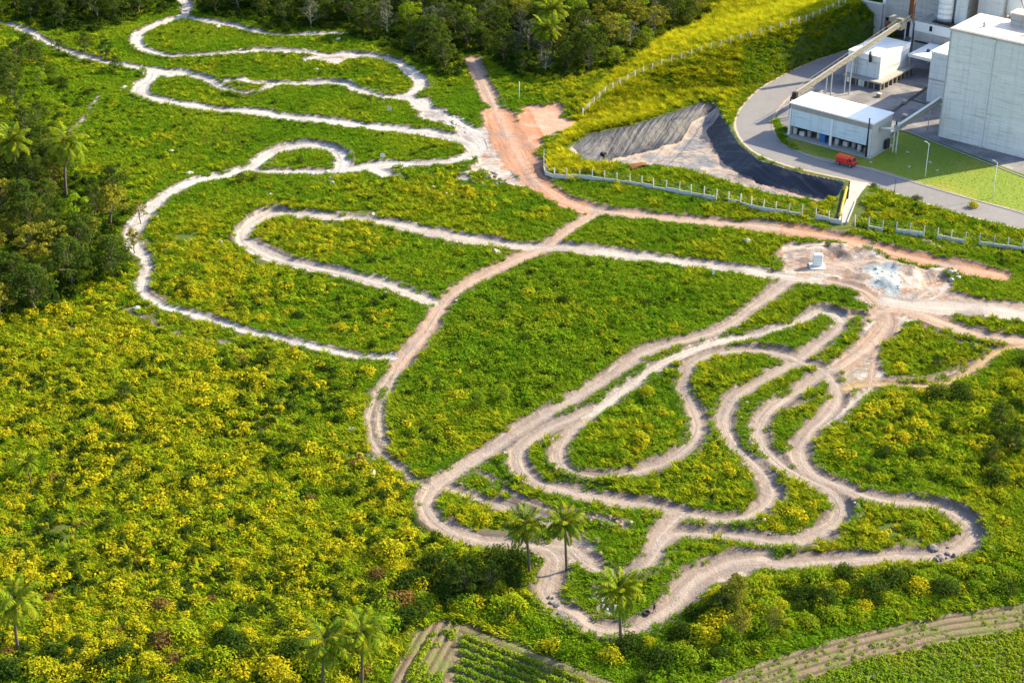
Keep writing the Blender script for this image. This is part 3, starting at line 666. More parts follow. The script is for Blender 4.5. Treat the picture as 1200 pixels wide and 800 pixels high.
def scatter(name, coll, x, y, s, sink=.05, tilt=.15, zs=None):
    """ground cover nobody could count: one object whose points carry copies of a few plant shapes"""
    n = len(x); z = Zat(x, y)-sink
    me = bpy.data.meshes.new(name); me.vertices.add(n)
    me.vertices.foreach_set('co', np.stack([x, y, z], 1).astype(np.float32).ravel())
    def put(k, t, f, a): at_ = me.attributes.new(k, t, 'POINT'); at_.data.foreach_set(f, np.ascontiguousarray(a).ravel())
    rt = np.stack([(rng.random(n)-.5)*tilt, (rng.random(n)-.5)*tilt, rng.random(n)*6.283], 1).astype(np.float32)
    put('turn', 'FLOAT_VECTOR', 'vector', rt)
    sv = np.stack([s, s, s*(zs if zs is not None else .8+.4*rng.random(n))], 1).astype(np.float32); put('size', 'FLOAT_VECTOR', 'vector', sv)
    put('pick', 'INT', 'value', rng.integers(0, len(coll.objects), n).astype(np.int32))
    o = tag(link(name, me), kind='stuff')
    ng = bpy.data.node_groups.new(name, 'GeometryNodeTree')
    ng.interface.new_socket('Geometry', in_out='INPUT', socket_type='NodeSocketGeometry'); ng.interface.new_socket('Geometry', in_out='OUTPUT', socket_type='NodeSocketGeometry')
    N = ng.nodes; Lk = ng.links.new
    gi = N.new('NodeGroupInput'); go = N.new('NodeGroupOutput'); ip = N.new('GeometryNodeInstanceOnPoints')
    ci = N.new('GeometryNodeCollectionInfo'); ci.inputs['Collection'].default_value = coll; ci.inputs['Separate Children'].default_value = True; ci.inputs['Reset Children'].default_value = True
    def na(k, t): q = N.new('GeometryNodeInputNamedAttribute'); q.data_type = t; q.inputs['Name'].default_value = k; return q.outputs['Attribute']
    Lk(gi.outputs[0], ip.inputs['Points']); Lk(ci.outputs[0], ip.inputs['Instance']); ip.inputs['Pick Instance'].default_value = True
    Lk(na('pick', 'INT'), ip.inputs['Instance Index']); Lk(na('turn', 'FLOAT_VECTOR'), ip.inputs['Rotation']); Lk(na('size', 'FLOAT_VECTOR'), ip.inputs['Scale'])
    Lk(ip.outputs[0], go.inputs[0])
    md = o.modifiers.new('growth', 'NODES'); md.node_group = ng; return o
def candidates(sp, u0=-70, u1=1270, v0=-22, v1=860):
    """jittered points over the seen ground"""
    xs = np.arange(GX0+2, GX1-2, sp); ys = np.arange(GY0+2, GY1-2, sp); x, y = np.meshgrid(xs, ys)
    x = x.ravel()+(rng.random(x.size)-.5)*sp*1.1; y = y.ravel()+(rng.random(y.size)-.5)*sp*1.1
    u, v = PX(x, y, 0); m = (u > u0) & (u < u1) & (v > v0) & (v < v1)
    return x[m], y[m], u[m], v[m]
def line_v(u, s): p = flat(s); return np.interp(u, [a for a, _ in p], [b for _, b in p])
WOOD_EDGE = '-80 26 0 24 60 30 110 34 150 24 200 10 235 14 290 26 330 33 400 36 440 48 480 64 520 88 545 84 560 66 580 70 600 86 640 92 700 98 735 92 755 72 780 52 805 36 830 18 850 0 900 -40 1300 -50'
LEFT_WOOD = np.array(flat('-90 150 20 155 50 180 80 205 110 215 140 232 158 240 163 262 160 300 150 318 115 332 85 345 45 366 -90 392'), float)
HARD = np.minimum(np.minimum(road_sd, yard_sd), np.where(bas < 0, -1, bas))
HILL_TOP = '640 192 663 160 683 130 715 102 745 88 780 52 820 25 850 0 900 -60'
RAMP_D = poly_dist(spline(wpts('1010 210 1004 222 996 240 986 266')), 9)[0]
FENCE_D = poly_dist(spline(wpts('637 188 642 207 687 211 737 217 770 223 818 231 860 239 900 249 950 256 985 263 1030 271 1075 277 1100 281 1132 286 1165 290 1200 295 1240 300')), 9)[0]
HARD = np.minimum(np.minimum(HARD, RAMP_D-2.6), (FENCE_D-.5)*2.0)
def in_wood(u, v): return (v < line_v(u, WOOD_EDGE)) | inside(LEFT_WOOD, u, v)
LOWER_SCRUB = np.array(flat('430 640 505 632 560 640 630 650 640 690 640 725 690 748 745 742 800 715 830 690 870 672 920 672 1000 666 1080 664 1160 655 1210 600 1210 705 1110 718 1000 738 905 765 850 788 790 800 700 785 640 764 590 738 545 722 510 720 470 745 450 770 420 760 400 700'), float)

x, y, u, v = candidates(.95)
trk = at(TRK, x, y); hard = at(HARD, x, y); law = at(lawn_sd, x, y); fie = at(field_sd, x, y)
m = (trk > .15-.75*(vn(x, y, 2.2, 44) > .66)) & (hard > .8) & (law > .1) & (fie > .3) & ((law > 3) | (at(yard_sd, x, y) > 5)) & ~((yellow(u, v) > .3) & (v > 200) & (fb(x, y, 4.5, 81) > .62))
m &= (vn(x, y, 9, 40)+rng.random(len(x))*.8 > .35) | (trk > 4)
yg = rng.random(len(x)) < np.clip(1.0*yellow(u, v)*(.15+1.0*sst(.36, .62, fb(x, y, 5, 71)))+.55*sst(.52, .66, fb(x, y, 16, 72))*np.where(v < 235, .45, 1), 0, .8)
for nm_, P_, mm in (('grass', P_GRASS, m & ~yg), ('yellow_grass', P_YGRASS, m & yg)):
    scatter(nm_, P_, x[mm], y[mm], .75+.6*rng.random(mm.sum())*np.clip((trk[mm]+.6)/3, .3, 1))
# short lawn
x, y, u, v = candidates(.8, 900, 1270, 140, 290)
m = (at(lawn_sd, x, y) < -.3) & (at(HARD, x, y) > .4)
scatter('lawn_grass', P_GRASS, x[m], y[m], .15+.08*rng.random(m.sum()))
# green scrub, thicker in drifts
x, y, u, v = candidates(1.55)
trk = at(TRK, x, y); hard = at(HARD, x, y); law = at(lawn_sd, x, y); fie = at(field_sd, x, y); ye = yellow(u, v); n = fb(x, y, 14, 41); n2 = fb(x, y, 5, 42)
low = inside(LOWER_SCRUB, u, v)
infield = blob(u, v, 650, 410, 210, 110)
dens = .25+.9*sst(.38, .62, n)*1.0+.45*infield-.75*ye+.4*low-.05*(v < 250)
dens = dens+.35*ye*(n2 > .52)
m = (trk > 1.0) & (hard > 1.6) & (law > 1) & (fie > 1.6) & (rng.random(len(x)) < dens) & ~((u > 830) & (v < 130) & (ye > .3))
scatter('green_scrub', P_SCRUB, x[m], y[m], (.45+.5*n2[m]+.35*rng.random(m.sum())+.3*infield[m])*np.clip(trk[m]/3.0, .5, 1)*np.where(v[m] < 260, .62, 1)*(1+.25*low[m]))
# yellow scrub, with lime green plants between
def yel_layer(name, P_, sp_, k0, seed, gain):
    x, y, u, v = candidates(sp_)
    trk = at(TRK, x, y); hard = at(HARD, x, y); law = at(lawn_sd, x, y); fie = at(field_sd, x, y); ye = yellow(u, v); n = fb(x, y, 11, seed); n3 = fb(x, y, 30, seed+4)
    if name == 'lime_scrub': ye = np.clip(.75*ye**.6+.5*blob(u, v, 820, 570, 190, 90)+.5*blob(u, v, 1000, 690, 230, 45)+.4*blob(u, v, 1100, 520, 130, 90)+.3*blob(u, v, 620, 420, 200, 110)+.35*blob(u, v, 100, 130, 130, 50), 0, 1)
    hillz = (blob(u, v, 840, 45, 170, 75) > .3) & (v < 170)
    m = (trk > .9) & (hard > 1.4) & (law > 1) & (fie > 1.6) & (rng.random(len(x)) < gain*ye*(.3+1.1*sst(.3, .55, n))*(.5+.9*sst(.35, .6, n3))) & ~hillz & ~in_wood(u, v)
    r = rng.random(m.sum())
    scatter(name, P_, x[m], y[m], (k0+.95*r**3+.3*n[m])*np.clip(trk[m]/2.5, .5, 1)*np.where(v[m] < 330, .8, 1), zs=.65+.5*rng.random(m.sum()))
yel_layer('yellow_scrub', P_YEL, 1.55, .5, 43, 1.35)
yel_layer('lime_scrub', P_LIME, 1.5, .45, 48, .8)
# tall yellow grass on the ridge and its plant side
x, y, u, v = candidates(1.2, 630, 1010, -60, 215)
trk = at(TRK, x, y); hard = at(HARD, x, y); ye = yellow(u, v); rdd = at(rD, x, y); rss = at(rS, x, y)
m = (trk > .8) & (hard > 1.2) & (rng.random(len(x)) < np.clip(ye*1.5, 0, 1)) & (at(lawn_sd, x, y) > 1) & (v > line_v(u, HILL_TOP)) & ~((rss < 0) & (rdd > 2.5) & (u > 865)) & ~in_wood(u, v)
scatter('tall_grass', P_TALL, x[m], y[m], .6+.45*rng.random(m.sum()))
x, y, u, v = candidates(1.35, 640, 1040, -40, 180)
hard = at(HARD, x, y); rdd = at(rD, x, y); rss = at(rS, x, y); hz = at(hmask, x, y)
m = (hard > 1.0) & (rss < 0) & (rdd < 30) & (u > 740) & (at(TRK, x, y) > 1) & (hz > .05)
scatter('slope_scrub', P_SCRUB, x[m], y[m], .55+.5*rng.random(m.sum()))
# undergrowth of the woods
x, y, u, v = candidates(2.3, -90, 900, -40, 390)
m = (at(TRK, x, y) > 1.6) & (rng.random(len(x)) < .8) & (in_wood(u, v-4) | in_wood(u, v))
scatter('undergrowth', P_UNDER, x[m], y[m], .7+.7*rng.random(m.sum()))
x, y, u, v = candidates(2.6)
n = fb(x, y, 9, 55); m = (at(TRK, x, y) > 2) & (at(HARD, x, y) > 3) & (at(lawn_sd, x, y) > 2) & (at(field_sd, x, y) > 2) & (n > .60-.135*blob(u, v, 230, 600, 380, 260)-.10*blob(u, v, 230, 800, 300, 60)-.14*inside(LOWER_SCRUB, u, v)-.14*blob(u, v, 1140, 520, 110, 90)-.06*blob(u, v, 640, 420, 150, 80)-.12*blob(u, v, 60, 130, 110, 70)-.05*blob(u, v, 200, 230, 300, 120)-.08*blob(u, v, 430, 370, 60, 30)) & (rng.random(len(x)) < .75)
scatter('dark_undergrowth', P_UNDER, x[m], y[m], (.42+.4*rng.random(m.sum())+.25*(v[m] > 400)*(u[m] < 520))*np.where(v[m] < 300, .75, 1))  # dark plants, partly set in as painted shade for gaps between shrubs
x, y, u, v = candidates(2.0)
m = (at(TRK, x, y) > 1.2) & (at(HARD, x, y) > 3) & (at(lawn_sd, x, y) > 2) & (at(field_sd, x, y) > 2) & (rng.random(len(x)) < .8*blob(u, v, 255, 163, 42, 12)+.7*blob(u, v, 225, 376, 70, 9)+.5*blob(u, v, 500, 660, 80, 30)+.12*blob(u, v, 250, 650, 300, 170)+.4*blob(u, v, 1000, 355, 40, 10)+.35*blob(u, v, 1060, 350, 60, 8))
scatter('dry_scrub', P_DRY, x[m], y[m], .45+.4*rng.random(m.sum()))
# crop rows
def crop_rows():
    xs, ys = [], []
    def line(n_, e_, p0, sp, sel, step=.5):
        for k in range(-40, 41):
            for q in np.arange(-60, 60, step):
                p = p0+n_*k*sp+e_*q+rng.normal(size=2)*.10; xs.append((p[0], p[1], sel))
    line(fn1, e1, fd1[0], 1.75, 1); line(fn2, e2, fd2[0], 1.35, 2)
    a = np.array(xs); x, y, k = a[:, 0], a[:, 1], a[:, 2]
    okf = (x > GX0) & (x < GX1) & (y > GY0+1) & (y < GY1); x, y, k = x[okf], y[okf], k[okf]
    sp_ = at(split, x, y); f = at(field_sd, x, y); is1 = at(isf1.astype(float), x, y) > 0
    gap = fb(x, y, 5, 60)
    m = is1 & (f < -2.2) & np.where(k == 1, sp_ > 1.0, sp_ < -.5) & (gap > np.where(k == 1, .14, .40))
    x2, y2, u2, v2 = candidates(.62, 760, 1270, 690, 860)
    f2 = at(field_sd, x2, y2); r2 = at(f1, x2, y2)
    m2 = (f2 < -.3) & ((r2 > 6.2+1.5*(fb(x2, y2, 4, 61)-.5)) | ((np.abs(((r2/1.5+.5) % 1)-.5) < .2) & (fb(x2, y2, 6, 62) > .44))) & (u2 > 770)
    sc2 = np.where(r2[m2] > 6, .95, .45)+.5*rng.random(m2.sum())
    return np.concatenate([x[m], x2[m2]]), np.concatenate([y[m], y2[m2]]), np.concatenate([1.15+.6*rng.random(m.sum()), sc2])
cx_, cy_, cs_ = crop_rows()
scatter('crops', P_CROP, cx_, cy_, cs_)

# ------------------------------------------------------------------ trees and palms
def limb_tube(mb, a, b, r0, r1, n=6, wob=.25, rg=None, k=4):
    a = np.array(a, float); b = np.array(b, float); pts = []
    for i in range(k+1):
        t = i/k; pts.append(a+(b-a)*t+(rg.normal(size=3)*wob*math.sin(math.pi*t) if rg is not None else 0))
    mb.tube(pts, [r0+(r1-r0)*i/k for i in range(k+1)], n)
def make_tree(name, seed, H, RR, trunk_f, ncl, per, leaf, fm, bm_, shape=1.0, squash=.8, lean=0.0):
    """tapered trunk, limbs to each leaf cluster, clusters of small leaves spread through an uneven crown"""
    rg = np.random.default_rng(seed); root = thing(name, '-', 'tree'); mb = MB(); vs = []
    top = np.array([lean*H*.25, 0, H*.72]); limb_tube(mb, (0, 0, -.5), top, .035*H*.75, .06, 8, H*.015, rg, 6)
    z0 = H*trunk_f
    for i in range(ncl):
        f = (i+.5)/ncl; a = i*2.4+rg.random()*.9; zz = z0+(H-z0)*(f**.85)*.88
        env = math.sin(math.pi*min(1, .22+.78*f*.98))**.7 if shape > 0 else 1-f*.8
        q = RR*env*(.25+.75*math.sqrt(rg.random())); cr = RR*(.30+.22*rg.random())*(1-.25*f)
        c = np.array([q*math.cos(a)+lean*zz*.25, q*math.sin(a), zz])
        vs.append(shift(dome(rg, per, cr, cr*squash, 0, leaf, .55, .5), *c))
        und = dome(rg, per//3, cr*.8, -cr*.35, 0, leaf, .2, .6); vs.append(shift(und, *c))
        zt = zz*.62; limb_tube(mb, (top[0]*zt/top[2], 0, zt), c-np.array([0, 0, cr*.2]), .012*H*(1-f*.5), .03, 5, .12, rg, 3)
    mb.build('trunk', bm_, root, True)
    link('crown', np_mesh('crown', vs, fm), root); return root
SPARE = []
def make_palm(seed, H, L, nf, skirt, fm=None, hang=1.0):
    rg = np.random.default_rng(seed); root = thing('palm_tree', '-', 'palm'); SPARE.append(root)
    mb = MB(); bend = rg.normal(size=2)*.35; pts = []; rr = []
    for i in range(13):
        t = i/12; pts.append((bend[0]*t*t, bend[1]*t*t, -.4+(H+.4)*t)); rr.append((.26-.08*t)*(1+.10*(i % 2)) + (.12 if i == 0 else 0))
    mb.tube(pts, rr, 10); mb.build('trunk', M_PALM_BARK, root, True)
    tip = np.array(pts[-1]); lv = []; dv_ = []; st = MB()
    def frond(az, el, ln, droop, dead):
        k = 12; p = []; d0 = np.array([math.cos(az)*math.cos(el), math.sin(az)*math.cos(el), math.sin(el)])
        q = tip.copy(); d = d0.copy()
        for i in range(k+1):
            p.append(q.copy()); d = d+np.array([0, 0, -droop*(.35+i/k)]); d /= np.linalg.norm(d); q = q+d*ln/k
        st.tube(p, [.045*(1-.8*i/k) for i in range(k+1)], 4, False)
        P_ = np.array(p); c = []; dd = []; nn = []; LL = []
        for i in range(1, k*3+1):
            t = i/(k*3); x = t*k; j = min(int(x), k-1); pos = P_[j]+(P_[j+1]-P_[j])*(x-j); ax = P_[j+1]-P_[j]; ax /= np.linalg.norm(ax)
            sd = np.cross(ax, [0, 0, 1]); sd /= max(np.linalg.norm(sd), 1e-6); upv = np.cross(sd, ax)
            l = ln*.30*math.sin(math.pi*min(.97, .12+.86*t))**.6
            for s_ in (-1, 1):
                dr = sd*s_*.8+ax*.55-np.array([0, 0, .30+.2*rg.random()])+upv*.12*rg.normal(); dr /= np.linalg.norm(dr)
                nr = np.cross(dr, ax)*s_; nr /= max(np.linalg.norm(nr), 1e-6)
                c.append(pos+dr*l*.5); dd.append(dr); nn.append(nr); LL.append(l)
        v, _ = leaf_quads(np.array(c), np.array(dd), np.array(nn), np.array(LL), .15, .12)
        (dv_ if dead else lv).append(v)
    for i in range(nf):
        f = i/nf; frond(i*2.399+rg.normal()*.15, 1.25-1.55*f+rg.normal()*.08, L*(.85+.25*rg.random()), (.115+.06*f)*hang, False)
    for i in range(skirt): frond(i*2.4+rg.random(), -.75-.4*rg.random(), L*.75, .16, True)
    st.build('frond_stalks', M_PALM_BARK, root)
    link('fronds', np_mesh('fronds', lv, fm or F_PALM), root)
    if dv_: link('dead_fronds', np_mesh('dead_fronds', dv_, F_DEAD), root)
    return root
def plant_at(root, u, v, rz, s, label, group=None, first={}):
    p = G(u, v); p.z -= .1
    if root.name not in first:
        first[root.name] = 1; root.location = p; root.rotation_euler = (.05*math.sin(u), .06*math.cos(v), rz); root.scale = (s, s, s) if isinstance(s, (int, float)) else s; root['label'] = label
        if group: root['group'] = group
        return root
    c = copy_thing(root, p, rz, s, label, group); c.rotation_euler = (.06*math.sin(u), .07*math.cos(v), rz); return c
pa = make_palm(1, 10.2, 4.4, 29, 4); pb = make_palm(2, 10.5, 4.2, 32, 3); pc = make_palm(3, 10.0, 4.7, 25, 9, hang=1.25)
plant_at(pb, 728, 757, .4, 1.0, 'single palm standing beside the lowest bend of the dirt track')
plant_at(pa, 621, 672, 1.9, .9, 'palm at the outer edge of the track, left of a taller palm pair partner')
plant_at(pb, 664, 667, 3.0, .88, 'palm on the grassy island inside the track junction')
plant_at(pc, 378, 812, .3, 1.02, 'drooping palm at the bottom edge with yellow hanging fronds, left of its twin')
plant_at(pc, 424, 808, 2.6, .98, 'drooping palm next to the ploughed field corner')
plant_at(pc, 22, 763, 1.2, .98, 'tall palm with brown dead fronds in the lower left corner')
plant_at(pa, 38, 572, 4.1, .55, 'small palm amid the yellow scrub, above the tall corner palm')
plant_at(pc, 78, 232, 2.0, 1.35, 'yellow lit palm with a pale skirt at the left wood edge')
plant_at(pa, 22, 222, 2.7, 1.25, 'palm in the left wood close to the frame edge')
plant_at(pc, 632, 76, .9, 1.1, 'green palm with grey skirts at the wood edge above the clay clearing')
plant_at(pa, 648, 66, 5.0, 1.35, 'tall bright palm rising out of the far wood')
plant_at(pb, 641, 77, 2.2, 1.02, 'palm leaning close against the grey skirted palm in the far wood')
plant_at(pa, 434, 126, 1.0, .28, 'little dark palm sapling on the edge of the upper white track')

T_DARK = [make_tree('broadleaf_tree', 100+i, 11+i, 4.6, .28, 17, 85, .55, F_TREE, M_BARK) for i in range(3)]
T_GREY = [make_tree('feathery_tree', 110+i, 10+i, 3.6, .35, 13, 60, .5, F_GREY, M_PALE_BARK, 1, .9) for i in range(2)]
T_OLIVE = [make_tree('olive_leaved_tree', 120+i, 11+i, 4.2, .40, 15, 62, .55, F_OLIVE, M_BARK, 1, .6, .2) for i in range(2)]
T_BRIGHT = [make_tree('bright_leaved_tree', 130+i, 9+i, 3.8, .22, 14, 80, .5, F_BRIGHT, M_BARK) for i in range(2)]
def bare_tree(seed):
    rg = np.random.default_rng(seed); root = thing('bare_tree', '-', 'tree'); mb = MB(); limb_tube(mb, (0, 0, -.4), (.3, .1, 9), .2, .04, 7, .15, rg, 6)
    for i in range(16):
        z = 3.5+i*.36; a = i*2.4; l = 2.6-.1*i; e = (l*math.cos(a), l*math.sin(a), z+1.6); limb_tube(mb, (.03*z, 0, z), e, .07, .015, 5, .15, rg, 3)
        for q in range(3): limb_tube(mb, np.array(e)*.75+np.array([0, 0, z*.25]), np.array(e)+rg.normal(size=3)*.7+np.array([0, 0, .6]), .025, .008, 4, .05, rg, 2)
    mb.build('trunk', M_PALE_BARK, root, True); return root
T_BARE = [bare_tree(140)]
SPARE += T_DARK+T_GREY+T_OLIVE+T_BRIGHT+T_BARE
for o in SPARE:
    if o['label'] == '-': o.location = (0, -900, -200)
KN = {'d': ('dense dark green broadleaf tree', T_DARK), 'g': ('thin grey green feathery tree', T_GREY), 'o': ('olive yellow spreading tree', T_OLIVE), 'b': ('fresh green round tree', T_BRIGHT), 'n': ('bare pale branched tree', T_BARE)}
def zone_name(u, v):
    if u < 212: return 'in the far wood left of the narrow top track'
    if u < 480: return 'in the far wood above the oval white tracks'
    if u < 585: return 'in the far wood around the pinkish road end'
    if u < 690: return 'in the far wood between clay clearing and palms'
    return 'in the far wood beside the yellow grass ridge'
x, y, u, v = candidates(7.3, -45, 900, -14, 110)
order = np.argsort(y); nt = 0
for i in order:
    if not (v[i] < line_v(u[i], WOOD_EDGE)-1) or at(TRK, x[i], y[i]) < 3.2: continue
    if R.random() < .05: continue
    edge = line_v(u[i], WOOD_EDGE)-v[i]
    r = R.random()
    if u[i] > 690: k = 'o' if r < .28 else 'd' if r < .58 else 'b' if r < .8 else 'g'
    elif u[i] > 480: k = 'd' if r < .5 else 'g' if r < .74 else 'b' if r < .84 else 'o' if r < .94 else 'n'
    else: k = 'd' if r < .72 else 'b' if r < .82 else 'g' if r < .95 else 'n'
    nm, L_ = KN[k]; zn = zone_name(u[i], v[i]); z = float(Zat(x[i], y[i]))
    copy_thing(R.choice(L_), (x[i], y[i], z-.15), R.random()*6.28, (.72+.4*R.random())*(.8 if edge < 9 else 1), f'{nm} {zn}', f'{nm}s {zn}'.replace('trees', 'trees')); nt += 1
x, y, u, v = candidates(7.0, -70, 165, 170, 385)
for i in range(len(x)):
    if not inside(LEFT_WOOD, u[i], v[i]-3) or at(TRK, x[i], y[i]) < 3 or math.hypot(u[i]-80, (v[i]-236)*1.5) < 22 or math.hypot(u[i]-22, (v[i]-226)*1.5) < 20: continue
    r = R.random(); lit = u[i] > 85 or v[i] > 270
    k = ('o' if r < .34 else 'd' if r < .8 else 'b') if lit else ('d' if r < .75 else 'b' if r < .9 else 'o')  # sunlit parts get more olive trees, light given by leaf colour
    nm, L_ = KN[k]; zn = 'in the left wood below the thin white trail'
    copy_thing(R.choice(L_), (x[i], y[i], float(Zat(x[i], y[i]))-.15), R.random()*6.28, .62+.38*R.random(), f'{nm} {zn}', f'{nm}s {zn}'); nt += 1
UPL = np.array(flat('-40 48 30 52 60 78 100 98 128 112 108 150 80 178 60 182 20 160 -40 160'), float)
x, y, u, v = candidates(8.5, -50, 140, 40, 195)
for i in range(len(x)):
    if not inside(UPL, u[i], v[i]) or at(TRK, x[i], y[i]) < 3.5 or R.random() < .15 or (50 < u[i] < 130 and 98 < v[i] < 190) or (u[i] < 60 and v[i] < 66): continue
    k = 'd' if R.random() < .7 else 'b'; nm, L_ = KN[k]; zn = 'below the long track at upper left'
    copy_thing(R.choice(L_), (x[i], y[i], float(Zat(x[i], y[i]))-.15), R.random()*6.28, (.36+.3*R.random())*(1.25 if u[i] < 50 else 1), f'small {nm} {zn}', f'small {nm}s {zn}')
print('trees', nt)
for (u_, v_, k, s_, lab) in [(100, 62, 'd', .55, 'dark tree between the two upper white tracks at left'), (125, 70, 'd', .5, 'dark tree hanging over the long white track'), (70, 64, 'd', .42, 'low dark tree just under the long white track'),
      (136, 84, 'd', .42, 'small dark tree below the long white track near its fork'), (862, 715, 'o', .62, 'tall yellow brown tree covering the edge of the lower track'), (868, 748, 'o', .55, 'yellow brown tree in the scrub below the lower track edge'),
      (905, 742, 'o', .42, 'rusty yellow bushy tree in the lower scrub belt'), (845, 722, 'd', .42, 'dark tree shading the left side of a yellow brown tree'), (545, 700, 'd', .5, 'dark tree in the scrub left of the lower palms'), (575, 694, 'd', .45, 'dark tree closest to the track edge palm'),
      (300, 212, 'o', .22, 'round rust coloured bush by the small track loop'), (283, 215, 'd', .25, 'dark little tree beside the rust coloured bush'), (352, 192, 'd', .2, 'dark sapling inside the small track loop'),
      (165, 262, 'o', .5, 'yellow tree overhanging the white track at the left wood'), (158, 297, 'o', .55, 'golden tree where the white track disappears behind it'), (148, 470, 'd', .38, 'dark round tree alone in the yellow scrub'),
      (285, 432, 'o', .33, 'brownish round tree in the scrub under the long white track'), (20, 560, 'b', .45, 'light green tree beside the small palm in the scrub'), (560, 478, 'b', .42, 'bushy green tree in the middle field'), (590, 470, 'b', .4, 'bushy yellow green tree at the right of its neighbour in the middle field'),
      (1098, 432, 'd', .3, 'dark bush inside the grassy triangle by the yellow trail'), (1170, 500, 'd', .5, 'dark tree at the right edge below the yellow trail'), (1188, 530, 'd', .55, 'large dark tree at the right frame edge'), (1160, 545, 'd', .4, 'dark bush left of the large right edge tree')]:
    nm, L_ = KN[k]; p = G(u_, v_); copy_thing(L_[int(u_) % len(L_)], (p.x, p.y, p.z-.15), u_ % 6, s_, lab)
# bushes one can tell apart
def make_bush(seed, r, h, fm):
    rg = np.random.default_rng(seed); root = thing('bush', '-', 'bush'); vs = []; st = MB()
    for i in range(9):
        a = i*2.4; q = r*.62*math.sqrt(i/9); hh = h*(1-.35*i/9)*(.8+.35*rg.random()); cr = r*(.38+.2*rg.random())
        vs.append(shift(dome(rg, 70, cr, hh*.55, hh*.42, .3, .7, .4), q*math.cos(a), q*math.sin(a)))
        limb_tube(st, (0, 0, -.2), (q*math.cos(a), q*math.sin(a), hh*.6), .06, .02, 5, .06, rg, 3)
    st.build('stems', M_BARK, root, True); link('foliage', np_mesh('foliage', vs, fm), root); return root
B = {'y': [make_bush(150+i, 1.7, 2.0, F_YELLOW) for i in range(2)], 'g': [make_bush(160+i, 1.9, 1.9, F_BRIGHT) for i in range(2)], 'd': [make_bush(170+i, 2.0, 2.2, F_DARK) for i in range(2)], 'l': [make_bush(190+i, 1.8, 1.9, F_LIME) for i in range(2)], 'r': [make_bush(180, 1.7, 1.7, F_BROWN)]}
for l in B.values(): SPARE += l
for l in B.values():
    for o in l: o.location = (0, -900, -200)
BN = {'y': 'yellow flowering bush', 'g': 'round light green bush', 'd': 'dark green bush', 'l': 'lime green bush', 'r': 'dry brown bush'}
BZ = [('in the scrub belt below the lowest track', '640 700 690 745 800 722 850 690 1000 670 1180 662 1190 700 1000 730 850 775 700 775', 3.2, 'ggygdld', 1.45), ('in the dense scrub left of the palms', '440 650 510 640 620 652 630 700 600 735 520 715 450 760', 3.0, 'ylldgrddl', 1.8),
      ('along the very bottom of the yellow scrub', '5 745 120 740 250 745 340 750 440 730 450 775 430 800 300 806 100 806 5 800', 3.7, 'yldydlldr', 1.6),
      ('by the right frame edge below the golden trail', '1085 452 1150 436 1215 425 1215 590 1150 575 1100 520', 4.6, 'ddldyd', 1.5),
      ('on the green slope right of the tracks', '990 520 1060 480 1090 520 1195 600 1195 640 1160 600 1010 560', 6.0, 'ylgdd', 1.2), ('in the yellow scrub at lower left', '10 420 200 400 400 470 470 620 440 700 330 760 30 740', 13.0, 'ydylrd', 1.2),
      ('along the grassy middle field', '500 420 600 330 840 340 760 410 560 510 480 480', 10.0, 'ggdg'), ('inside the lower track loops', '700 520 760 450 780 480 760 520 700 545 860 560 880 590 820 595 740 580 1000 620 1080 620 1060 640 980 645', 5.5, 'gygg'),
      ('on the rough grass beneath the white tracks', '190 270 280 300 330 340 470 400 300 375 200 350', 8.0, 'yydg'), ('on the grass between the white tracks and wood', '20 70 120 90 150 180 60 160', 9.0, 'dgd')]
for zn, ps, sp_, kinds, *bs_ in BZ:
    bs_ = bs_[0] if bs_ else 1.0
    pg = np.array(flat(ps), float); x, y, u, v = candidates(sp_)
    for i in range(len(x)):
        if not inside(pg, u[i], v[i]) or at(TRK, x[i], y[i]) < 1.8 or at(field_sd, x[i], y[i]) < 2: continue
        k = R.choice(kinds); s_ = (.5+.6*R.random()**1.5)*bs_
        copy_thing(R.choice(B[k]), (x[i], y[i], float(Zat(x[i], y[i]))-.1), R.random()*6.28, s_, f'{BN[k]} {zn}', f'{BN[k].replace("bush", "bushes")} {zn}')
for (u_, v_, k, s_, lab) in [(1074, 235, 'd', .8, 'dark round bush standing at the asphalt road edge'), (1024, 219, 'd', .55, 'dark bush at the top of the concrete ramp'), (970, 288, 'd', .5, 'dark bush at the dirt bank above the white tank'), (1140, 243, 'y', .9, 'big yellow bush on the road bank at right'), (756, 196, 'd', .5, 'dark bush at the near rim of the lined basin')]:
    p = G(u_, v_); copy_thing(B[k][0], (p.x, p.y, p.z-.1), u_ % 6, s_, lab)
def drop(root):
    for c in list(root.children): bpy.data.objects.remove(c)
    bpy.data.objects.remove(root)
for o in [q for q in SPARE if q['label'] == '-']: drop(o)

# ------------------------------------------------------------------ the plant (local frame: s along the front, t away from the camera)
def L2W(s, t, z=0.0): p = PO+pax*s+pay*t; return Vector((p[0], p[1], z))
def pthing(name, label, cat, s, t, group=None, z=0.0): return thing(name, label, cat, L2W(s, t, z), PA, group)
M_CONC = panels('concrete_lifts', (.64, .65, .63), 1.55, 6.2, .14, .66, (.48, .44, .40))
M_CONC2 = panels('weathered_concrete', (.42, .41, .39), 2.4, 0, .14, .66, (.30, .25, .21))
M_CLAD = panels('pale_blue_cladding', (.50, .60, .66), 30, 3.1, .06, .75, (.40, .44, .46))
M_BLUEW = panels('blue_white_wall', (.50, .55, .58), 4.2, 4, .08, .75, (.38, .38, .37))
M_GREYW = plain('grey_render', (.42, .42, .40), .85, .18, .5)
M_DIRTYW = plain('dirty_band', (.36, .34, .31), .9, .3, .8)
M_WHITE = plain('white_paint', (.70, .71, .70), .55, .1, .6)
M_WROOF = ribbed('white_roof_sheet', (.74, .74, .73), .8, 0, .08, (.60, .55, .48))
M_CROOF = ribbed('cream_roof_sheet', (.62, .50, .42), 1.2, 0, .12, (.52, .33, .22))
